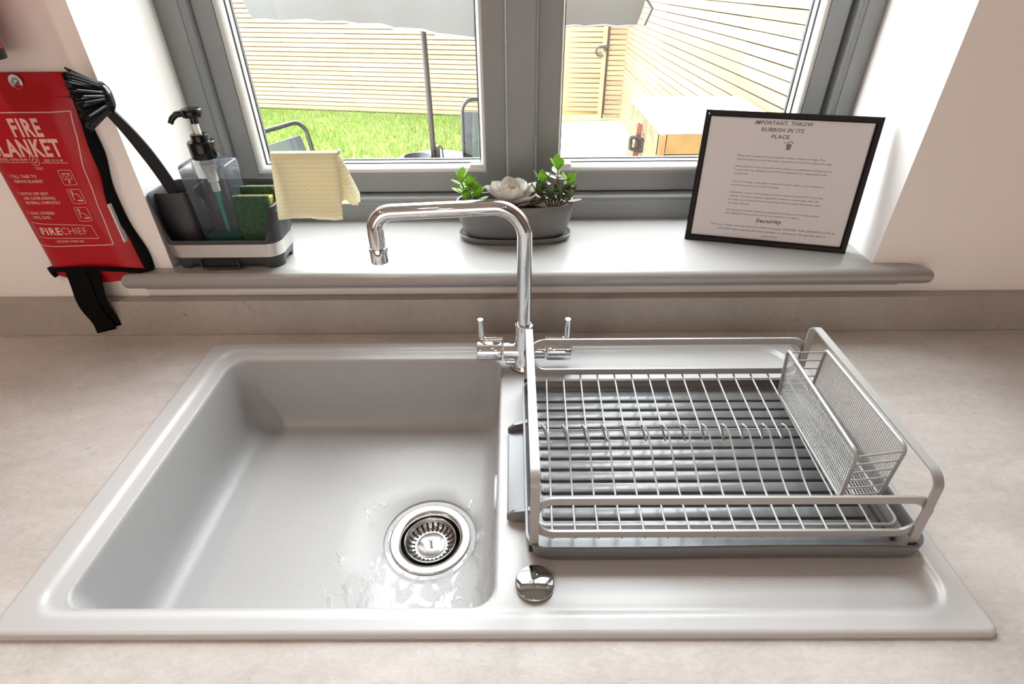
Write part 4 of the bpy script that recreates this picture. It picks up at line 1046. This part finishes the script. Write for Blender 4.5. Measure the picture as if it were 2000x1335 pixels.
# ================================================================ FRAMED NOTICE
nf = thing('framed_notice', 'black framed rubbish notice leaning back at right of the windowsill', 'picture frame', (0.30978, 0.92641, ZS + 0.0006))
nf.rotation_euler = (-math.radians(10), 0, math.radians(-14.3176))
FW, FH, FB = 0.2672, 0.2175, 0.0098
def frame_bar(pts_o, pts_i, y0=-0.0, y1=0.013):
    return pts_o
fr = MB()
A = [(0, 0), (FW, 0), (FW, FH), (0, FH)]
def insr(i): return [(i, i), (FW - i, i), (FW - i, FH - i), (i, FH - i)]
fr.loft([[(x, y, z) for x, z in insr(i)] for i, y in ((0.0, 0.013), (0.0, 0.001), (0.0012, 0.0), (FB - 0.002, 0.0), (FB - 0.0006, 0.001), (FB, 0.0035), (FB, 0.006))])
fr.f += []
fr.build('frame', M['black_frame'], nf, smooth=True, angle=35, local=True)
MB().box(0.002, FW - 0.002, 0.0085, 0.0125, 0.002, FH - 0.002).build('backing', M['black'], nf, local=True)
MB().box(FB - 0.002, FW - FB + 0.002, 0.0060, 0.0080, FB - 0.002, FH - FB + 0.002).build('paper', M['paper'], nf, local=True)
MB().poly([(FB - 0.001, 0.0038, FB - 0.001), (FW - FB + 0.001, 0.0038, FB - 0.001), (FW - FB + 0.001, 0.0038, FH - FB + 0.001), (FB - 0.001, 0.0038, FH - FB + 0.001)]).build('glazing', M['pic_glass'], nf, local=True)
MB().loft([[(FW / 2 - 0.02, 0.0125, 0.16), (FW / 2 + 0.02, 0.0125, 0.16), (FW / 2 + 0.02, 0.0145, 0.16), (FW / 2 - 0.02, 0.0145, 0.16)], [(FW / 2 - 0.03, 0.0600, 0.0118), (FW / 2 + 0.03, 0.0600, 0.0118), (FW / 2 + 0.03, 0.0620, 0.0118), (FW / 2 - 0.03, 0.0620, 0.0118)]], cap=True).build('easel_back', M['black'], nf, local=True)
YP = 0.00585
def nt(mb, s, u, v, wd, h, bold=0.0, shear=0.0, al='l'): return text_mb(mb, s, (u, YP, v), (1, 0, 0), (0, 0, 1), wd, h, bold, shear, al)
tm = MB()
nt(tm, 'IMPORTANT. THROW', 0.0795, 0.2000 - 0.0012, 0.0890, 0.0060, 0.018, 0.2)
nt(tm, 'RUBBISH IN ITS', 0.0915, 0.1885, 0.0655, 0.0060, 0.018, 0.2)
nt(tm, 'PLACE.', 0.1090, 0.1783, 0.0295, 0.0060, 0.018, 0.2)
tm.build('title', M['ink'], nf, local=True)
bi = MB()
def bseg(a, b, w_=0.0004):
    a, b = Vector(a), Vector(b); d = (b - a).normalized(); q = Vector((-d.y, d.x)) * w_
    bi.poly([(a.x - q.x, YP, a.y - q.y), (b.x - q.x, YP, b.y - q.y), (b.x + q.x, YP, b.y + q.y), (a.x + q.x, YP, a.y + q.y)])
bi.poly([(0.1362, YP, 0.1615), (0.1418, YP, 0.1615), (0.1432, YP, 0.1705), (0.1350, YP, 0.1705)])
bseg((0.1344, 0.1716), (0.1420, 0.1750), 0.0006); bseg((0.1420, 0.1750), (0.1448, 0.1720), 0.0006); bseg((0.1300, 0.1745), (0.1328, 0.1708), 0.0003)
bi.build('bin_icon', M['grey_ink'], nf, local=True)
pm = MB(); H1 = 0.0027
for s_, u, v, wd in (
    ('Please place general/non-recyclable waste in black bin bags. The', 0.0625, 0.1475, 0.1365), ('rubbish collectors will only take a maximum of 3 tied up black bin bags.', 0.0625, 0.1418, 0.1485),
    ('Items placed in the wrong bins will result in an additional cleaning fee to', 0.0625, 0.1303, 0.1510), ('re-sort the bins. Rubbish will NOT be collected if it is deposited in the', 0.0625, 0.1245, 0.1450), ('wrong bins.', 0.0625, 0.1185, 0.0240),
    ('Put the bin bags in the black wheelie bin that is either in the Garden or', 0.0625, 0.1050, 0.1470), ('at the front entrance of the Property.', 0.0625, 0.0993, 0.0767),
    ('Collection is every Wednesday at 8 am for general waste NOT recycling', 0.0622, 0.0870, 0.1490), ('rubbish. To ensure pickup of general rubbish in the bin bags, take the', 0.0622, 0.0808, 0.1440), ('bin bags out of the wheelie bin and leave them outside the garden gate', 0.0622, 0.0747, 0.1475), ('Tuesday evening.', 0.0622, 0.0685, 0.0353),
    ('All recycling rubbish should be separated and placed in the appropriate', 0.0618, 0.0567, 0.1507), ('bins labelled (They can be left for the cleaners to collect)', 0.0615, 0.0508, 0.1202)):
    nt(pm, s_, u, v, wd, H1, 0.008, 0.12)
pm.build('body_text', M['ink'], nf, local=True)
se = MB(); nt(se, 'Security', 0.1140, 0.0400, 0.0425, 0.0064, 0.03, 0.15); se.build('subheading', M['ink'], nf, local=True)
s2 = MB()
nt(s2, 'For your safety and the security of the property, ENSURE THE GARDEN GATE IS', 0.0416, 0.0297, 0.2020, 0.0031, 0.010, 0.12)
nt(s2, 'LOCKED after placing the bins outside, or whenever the garden gate is', 0.0524, 0.0230, 0.1790, 0.0031, 0.010, 0.12)
nt(s2, 'unlocked', 0.1301, 0.0152, 0.0243, 0.0028, 0.006, 0.12)
s2.build('security_text', M['ink'], nf, local=True)
MB().lathe([(0.0001, -0.0007), (0.0012, -0.0005), (0.0014, 0)], (0.0050, 0, FH - 0.0055), 10, 'y', cap=False).build('corner_pin', M['steel'], nf, local=True)

# ================================================================ GARDEN
G = -1.10
struct(MB().box(-9, 9, 1.13, 16, G - 0.05, G - 0.004).build('ground', M['lawn']))
pav = bpy.data.objects.new('patio', None); COL.objects.link(pav); pav.location = (0, 3, G); WL['patio'] = (0, 3, G); struct(pav)
for i in range(5):
    for j in range(10):
        x0 = -0.06 + i * 0.60 if 1 else 0; y0 = 1.14 + j * 0.60
        if x0 > 1.7: continue
        bevel(MB().box(x0 + 0.004, x0 + 0.596, y0 + 0.004, y0 + 0.596, G - 0.01, G + 0.012 + 0.002 * ((i * 3 + j * 7) % 3)).build('paving_slab', M['patio'], pav), 0.003, 1)
gr = MB(); rnd = random.Random(21)
for _ in range(26000):
    y = 3.6 + 4.6 * rnd.random(); x = -0.12 - rnd.random() * (0.6 * y)
    if y > 8.18 - max(0, x + 4.32) * 0.20: continue
    h = rnd.uniform(0.03, 0.085); a = rnd.uniform(0, PI); c_, s_ = math.cos(a) * 0.004, math.sin(a) * 0.004; lx, ly = rnd.uniform(-.02, .02), rnd.uniform(-.02, .02)
    n0 = len(gr.v); gr.v += [(x - c_, y - s_, G - 0.005), (x + c_, y + s_, G - 0.005), (x + lx, y + ly, G + h)]; gr.f.append((n0, n0 + 1, n0 + 2))
gg_ = gr.build('grass', M['grass'], kind='stuff'); gg_['label'] = 'bright green lawn grass in front of the slatted back fence'; gg_['category'] = 'grass'

def slat_run(parent, p0, p1, z0, n_, pitch=0.0535, h=0.0425, th=0.018, m_='timber', dz=0.0):
    """n_ horizontal slats between plan points p0 and p1; dz lowers the far end"""
    d = Vector((p1[0] - p0[0], p1[1] - p0[1], 0)); L_ = d.length; d.normalize(); nn = Vector((-d.y, d.x, 0)) * th / 2
    rn = random.Random(int(abs(p0[0] * 100) + n_))
    for k in range(n_):
        z = z0 + k * pitch; j = rn.uniform(-.0015, .0015)
        a = Vector((p0[0], p0[1], z)) ; b = Vector((p1[0], p1[1], z + dz))
        mb = MB().loft([[tuple(q - nn), tuple(q + nn), tuple(q + nn + Vector((0, 0, h + j))), tuple(q - nn + Vector((0, 0, h + j)))] for q in (a, b)], cap=True)
        mb.build('slat', M[m_], parent)
def post(parent, x, y, z0, z1, s_=0.05, m_='timber_post', name='post'):
    bevel(MB().box(x - s_, x + s_, y - s_, y + s_, z0, z1).build(name, M[m_], parent), 0.004, 1)
bf = thing('back_fence', 'long pale fence of thin horizontal slats behind the lawn', 'fence', (-1.5, 8.1, G))
YBK = lambda x: 8.25 if x < -2.8 else 8.25 - (x + 2.8) * 0.22
for x0, x1, n_ in ((-7.4, -4.32, 19), (-4.32, -2.1, 34), (-2.1, 0.50, 34)):
    slat_run(bf, (x0, 8.25 - max(0, x0 + 4.32) * 0.20), (x1 - 0.004, 8.25 - max(0, x1 + 4.32) * 0.20), G + 0.02, n_)
for x in (-4.32, -2.1, 0.50):
    post(bf, x - 0.04, 8.25 - max(0, x + 4.32) * 0.20 + 0.13, G, G + 1.86)
for z in (G + 0.4, G + 1.5):
    MB().loft([[(-4.3, 8.275, z), (-4.3, 8.30, z), (-4.3, 8.30, z + 0.08), (-4.3, 8.275, z + 0.08)], [(0.5, 7.32, z), (0.5, 7.345, z), (0.5, 7.345, z + 0.08), (0.5, 7.32, z + 0.08)]], cap=True).build('rail', M['timber_post'], bf)
MB().loft([[(-4.32, 8.305, G), (-4.32, 8.32, G), (-4.32, 8.32, G + 1.83), (-4.32, 8.305, G + 1.83)], [(0.5, 7.35, G), (0.5, 7.365, G), (0.5, 7.365, G + 1.83), (0.5, 7.35, G + 1.83)]], cap=True).build('backing', M['slat_gap_tone'], bf)  # board added behind the slats so their gaps show as toned lines
gt = thing('garden_gate', 'pale slatted garden gate with dark latch at right of the back fence', 'gate', (0.85, 7.3, G))
slat_run(gt, (0.52, 7.32), (1.045, 7.26), G + 0.10, 32, 0.0545, 0.044)
slat_run(gt, (1.125, 7.26), (1.345, 7.24), G + 0.02, 34, 0.0545, 0.044)
bevel(MB().box(1.040, 1.092, 7.215, 7.25, G + 0.06, G + 1.86).build('stile', M['timber'], gt), 0.003, 1)
MB().box(1.095, 1.112, 7.24, 7.27, G + 0.02, G + 1.86).build('gap_shade_strip', M['pole'], gt)  # solid dark bar painted in for the shade of the gap
MB().box(0.52, 1.36, 7.30, 7.33, G + 0.05, G + 1.86).build('backing', M['slat_gap_tone'], gt)  # sheet added behind the gate slats to tone the gaps
lt = MB().tube([(1.02 + 0.055 * math.cos(a * PI / 6), 7.20, -0.325 + 0.050 * math.sin(a * PI / 6)) for a in range(11)], 0.012, 8)
lt.build('latch', M['saw_grey'], gt, smooth=True)
bevel(MB().box(1.03, 1.12, 7.195, 7.215, -0.29, -0.265).build('latch_bolt', M['saw_grey'], gt), 0.002, 1)
MB().box(-7.4, -4.4, 8.32, 8.40, G, 0.4).xf(Matrix.Translation((0, 0.6, 0))).build('render_panel', M['render'], None)
rp = bpy.data.objects['render_panel']; rp.name = 'garden_wall'; tag(rp, 'white rendered wall showing above the low left end of the fence', 'wall')
sf = thing('side_fence', 'pale side fence of horizontal boards running back on the right', 'fence', (1.25, 4.2, G))
for p0, p1, z0, z1 in (((1.165, 1.3), (1.210, 3.2), 0.17, 0.12), ((1.210, 3.204), (1.258, 5.2), 0.12, 0.067), ((1.258, 5.204), (1.330, 7.22), 0.067, 0.014)):
    slat_run(sf, p0, p1, G + z0, 36, 0.0535, 0.0480, dz=z1 - z0)
MB().loft([[(1.20, 1.3, G), (1.23, 1.3, G), (1.23, 1.3, 0.95), (1.20, 1.3, 0.95)], [(1.36, 7.22, G), (1.39, 7.22, G), (1.39, 7.22, 0.80), (1.36, 7.22, 0.80)]], cap=True).build('backing', M['slat_gap_tone'], sf)  # sheet behind the boards that gives their gaps a tone
for y, x in ((1.35, 1.28), (3.2, 1.30), (5.2, 1.36)): post(sf, x + 0.02, y, G, 0.95)

# timber counter by the side fence
ct = thing('timber_counter', 'pale-topped timber counter standing against the side fence', 'counter', (0.88, 2.7, G))
KX0, KX1, KY0, KY1, KZ = 0.603, 1.16, 2.36, 3.03, -0.035
bevel(MB().box(KX0, KX1, KY0, KY1, KZ - 0.02, KZ).build('counter_top', M['counter_top'], ct), 0.003, 1)
MB().box(KX0 + 0.002, KX0 + 0.020, KY0 + 0.002, KY1 - 0.002, KZ - 0.105, KZ - 0.0205).build('side_board', M['osb'], ct)
for k in range(8):
    MB().box(KX0 + 0.006, KX0 + 0.024, KY0 + 0.003, KY1 - 0.003, KZ - 0.192 - 0.0885 * k, KZ - 0.109 - 0.0885 * k).build('side_plank', M['timber'], ct)
bevel(MB().box(KX0 + 0.002, KX0 + 0.030, KY0 - 0.002, KY0 + 0.02, G, KZ - 0.0205).build('corner_post', M['orange_ply'], ct), 0.002, 1)
MB().box(KX0 + 0.036, KX1 - 0.01, KY0 + 0.001, KY0 + 0.018, KZ - 0.10, KZ - 0.0205).build('front_board', M['orange_ply'], ct)
for k in range(7):
    MB().box(KX0 + 0.036, KX1 - 0.01, KY0 + 0.004, KY0 + 0.020, KZ - 0.200 - 0.099 * k, KZ - 0.104 - 0.099 * k).build('front_plank', M['timber_post'], ct)
# hand tools hooked on the counter's side
tl_ = thing('hand_saw', 'dark-handled red tool hanging at the left side of the counter', 'saw', (0.56, 2.62, -0.2))
MB().prism([(0.575, 2.66, -0.075), (0.598, 2.66, -0.085), (0.592, 2.66, -0.29), (0.562, 2.66, -0.33)], (0, 0.004, 0)).build('blade', M['saw_red'], tl_)
hdp = fillet([(0.548, 2.65, -0.135), (0.600, 2.65, -0.148), (0.612, 2.65, -0.205), (0.548, 2.65, -0.190)], 0.008, 4, closed=True)
MB().tube(hdp, 0.0085, 8, closed=True).build('handle', M['saw_grey'], tl_, smooth=True)
MB().prism([(0.583, 2.652, -0.148), (0.606, 2.652, -0.150), (0.610, 2.652, -0.196), (0.585, 2.652, -0.188)], (0, 0.012, 0)).build('grip', M['saw_grey'], tl_)

# parasol
pa = thing('parasol', 'grey fabric garden parasol with white hem and thin brown pole', 'parasol', (-0.435, 3.0, -0.42))
MB().tube([(-0.437, 3.0, G), (-0.432, 3.0, 0.60)], 0.0148, 14).build('pole', M['pole'], pa, smooth=True)
Nn, Rr, Ff, Ll = Vector((-0.135, 2.12, 0.330)), Vector((0.620, 3.15, 0.278)), Vector((-0.50, 4.05, 0.30)), Vector((-1.185, 2.86, 0.338))
ap = Vector((-0.38, 3.06, 0.86)); per = []
cs = [Nn, Rr, Ff, Ll]
for i in range(4):
    a, b = cs[i], cs[(i + 1) % 4]
    for k in range(16):
        t = k / 16; q = a.lerp(b, t); sag = math.sin(PI * t)
        q = q + (ap - q) * 0.10 * sag * Vector((1, 1, 0)).length / 1.4; q.z = a.z + (b.z - a.z) * t + 0.012 * sag + 0.004 * math.sin(k * 2.1)
        per.append(q)
cx_ = Vector((-0.32, 3.05, 0))
def canopy(u, v):
    i = u * len(per); k = int(i) % len(per); q = per[k].lerp(per[(k + 1) % len(per)], i - int(i))
    if v < 0.28:
        t = v / 0.28; out = (Vector((q.x, q.y, 0)) - cx_).normalized(); bulge = 0.035 * math.sin(PI * t * 0.6) + 0.006 * math.sin(u * 90)
        return (q.x + out.x * bulge, q.y + out.y * bulge, q.z + 0.19 * t)
    t = (v - 0.28) / 0.72; q2 = Vector((q.x, q.y, q.z + 0.19)); out = (Vector((q.x, q.y, 0)) - cx_).normalized() * 0.033
    r_ = (q2 + out).lerp(ap, t); r_.z += 0.05 * math.sin(PI * t)
    return tuple(r_)
MB().grid(canopy, 64, 18, closed_u=True).build('canopy', M['parasol'], pa, smooth=True)
hem = MB().tube([tuple(Vector(canopy(k / 64, 0)) + Vector((0, 0, -0.004))) for k in range(64)], 0.0045, 6, closed=True)
hem.build('hem', M['parasol_trim'], pa, smooth=True)
bevel(MB().box(-0.419, -0.400, 2.985, 3.015, -0.345, -0.265).build('crank_housing', M['pole'], pa), 0.004, 1)
MB().tube([(-0.400, 3.0, -0.262), (-0.386, 2.995, -0.275), (-0.382, 2.99, -0.34), (-0.396, 2.985, -0.375)], 0.0055, 8).build('crank_handle', M['saw_grey'], pa, smooth=True)
for q in (Rr,):
    MB().tube([tuple(Vector((q.x + 0.03, q.y, q.z + 0.11))), tuple(Vector((q.x + 0.065, q.y, q.z + 0.07))), tuple(Vector((q.x + 0.035, q.y, q.z - 0.005)))], 0.0065, 6).build('rib_tip', M['saw_grey'], pa, smooth=True)

# glass garden table and bowl on it
gtb = thing('garden_table', 'round glass-topped garden table around the parasol pole', 'table', (-0.435, 3.0, G))
MB().lathe([(0.024, -0.352), (0.22, -0.352), (0.224, -0.348), (0.22, -0.344), (0.024, -0.344)], (-0.435, 3.0, 0), 48, cap=False).build('tabletop', M['glass'], gtb, smooth=True, angle=40)
for k in range(4):
    a = PI / 4 + k * PI / 2
    MB().tube([(-0.435 + 0.19 * math.cos(a), 3 + 0.19 * math.sin(a), -0.353), (-0.435 + 0.32 * math.cos(a), 3 + 0.32 * math.sin(a), G)], 0.011, 8).build('leg', M['chair_metal'], gtb, smooth=True)
bo = MB().lathe([(0.035, -0.3435), (0.060, -0.338), (0.073, -0.315), (0.075, -0.300), (0.070, -0.300), (0.066, -0.312), (0.050, -0.332), (0.001, -0.336)], (-0.515, 2.94, 0), 36, cap=False)
tag(bo.build('ash_bowl', M['saw_grey'], smooth=True), 'small dark round bowl on the glass table beside the pole', 'bowl')

# garden chairs
def chair(name, label, loc, rz):
    t = thing(name, label, 'chair', loc, 'garden chairs around the glass table'); t.rotation_euler = (0, 0, rz)
    W2, Hs, Ht = 0.26, 0.42, 0.98
    # local: back plane at y=+0.22 leaning back, front toward -y
    pth = fillet([(-W2, 0.16, 0.40), (-W2, 0.25, Ht), (W2, 0.25, Ht), (W2, 0.16, 0.40)], 0.07, 8)
    MB().tube(pth, 0.0115, 10).build('back_frame', M['chair_metal'], t, smooth=True, local=True)
    for s_ in (-1, 1):
        MB().tube(fillet([(s_ * W2, 0.18, 0.02), (s_ * W2, 0.16, 0.42), (s_ * W2, -0.24, 0.44), (s_ * W2, -0.27, 0.02)], 0.03, 4), 0.0115, 8).build('leg_frame', M['chair_metal'], t, smooth=True, local=True)
        MB().tube(fillet([(s_ * (W2 + 0.012), 0.215, 0.66), (s_ * (W2 + 0.012), -0.20, 0.65), (s_ * (W2 + 0.012), -0.25, 0.45)], 0.05, 5), 0.012, 8).build('armrest', M['chair_metal'], t, smooth=True, local=True)
    MB().loft([[(-W2, 0.163 + 0.14 * (z - 0.42) / 0.5 - 0.004, z), (W2, 0.163 + 0.14 * (z - 0.42) / 0.5 - 0.004, z), (W2, 0.163 + 0.14 * (z - 0.42) / 0.5 + 0.004, z), (-W2, 0.163 + 0.14 * (z - 0.42) / 0.5 + 0.004, z)] for z in (0.43, 0.90)], cap=True).build('backrest', M['mesh_fabric'], t, local=True)
    for s_ in (-1, 1):
        for q, w_ in ((0.235, 0.020), (0.185, 0.006)):
            MB().loft([[(s_ * q - w_, 0.163 + 0.14 * (z - 0.42) / 0.5 - 0.007, z), (s_ * q + w_, 0.163 + 0.14 * (z - 0.42) / 0.5 - 0.007, z), (s_ * q + w_, 0.163 + 0.14 * (z - 0.42) / 0.5 + 0.007, z), (s_ * q - w_, 0.163 + 0.14 * (z - 0.42) / 0.5 + 0.007, z)] for z in (0.43, 0.90)], cap=True).build('fabric_band', M['chair_band'], t, local=True)
    MB().box(-W2, W2, -0.23, 0.15, 0.430, 0.438).build('seat', M['mesh_fabric'], t, local=True)
    return t
chair('garden_chair', 'grey mesh garden chair partly behind the window mullion', (-0.065, 3.19, G), math.radians(-4))
chair('garden_chair', 'grey mesh garden chair at left behind the yellow cloth', (-0.99, 2.62, G), math.radians(62))
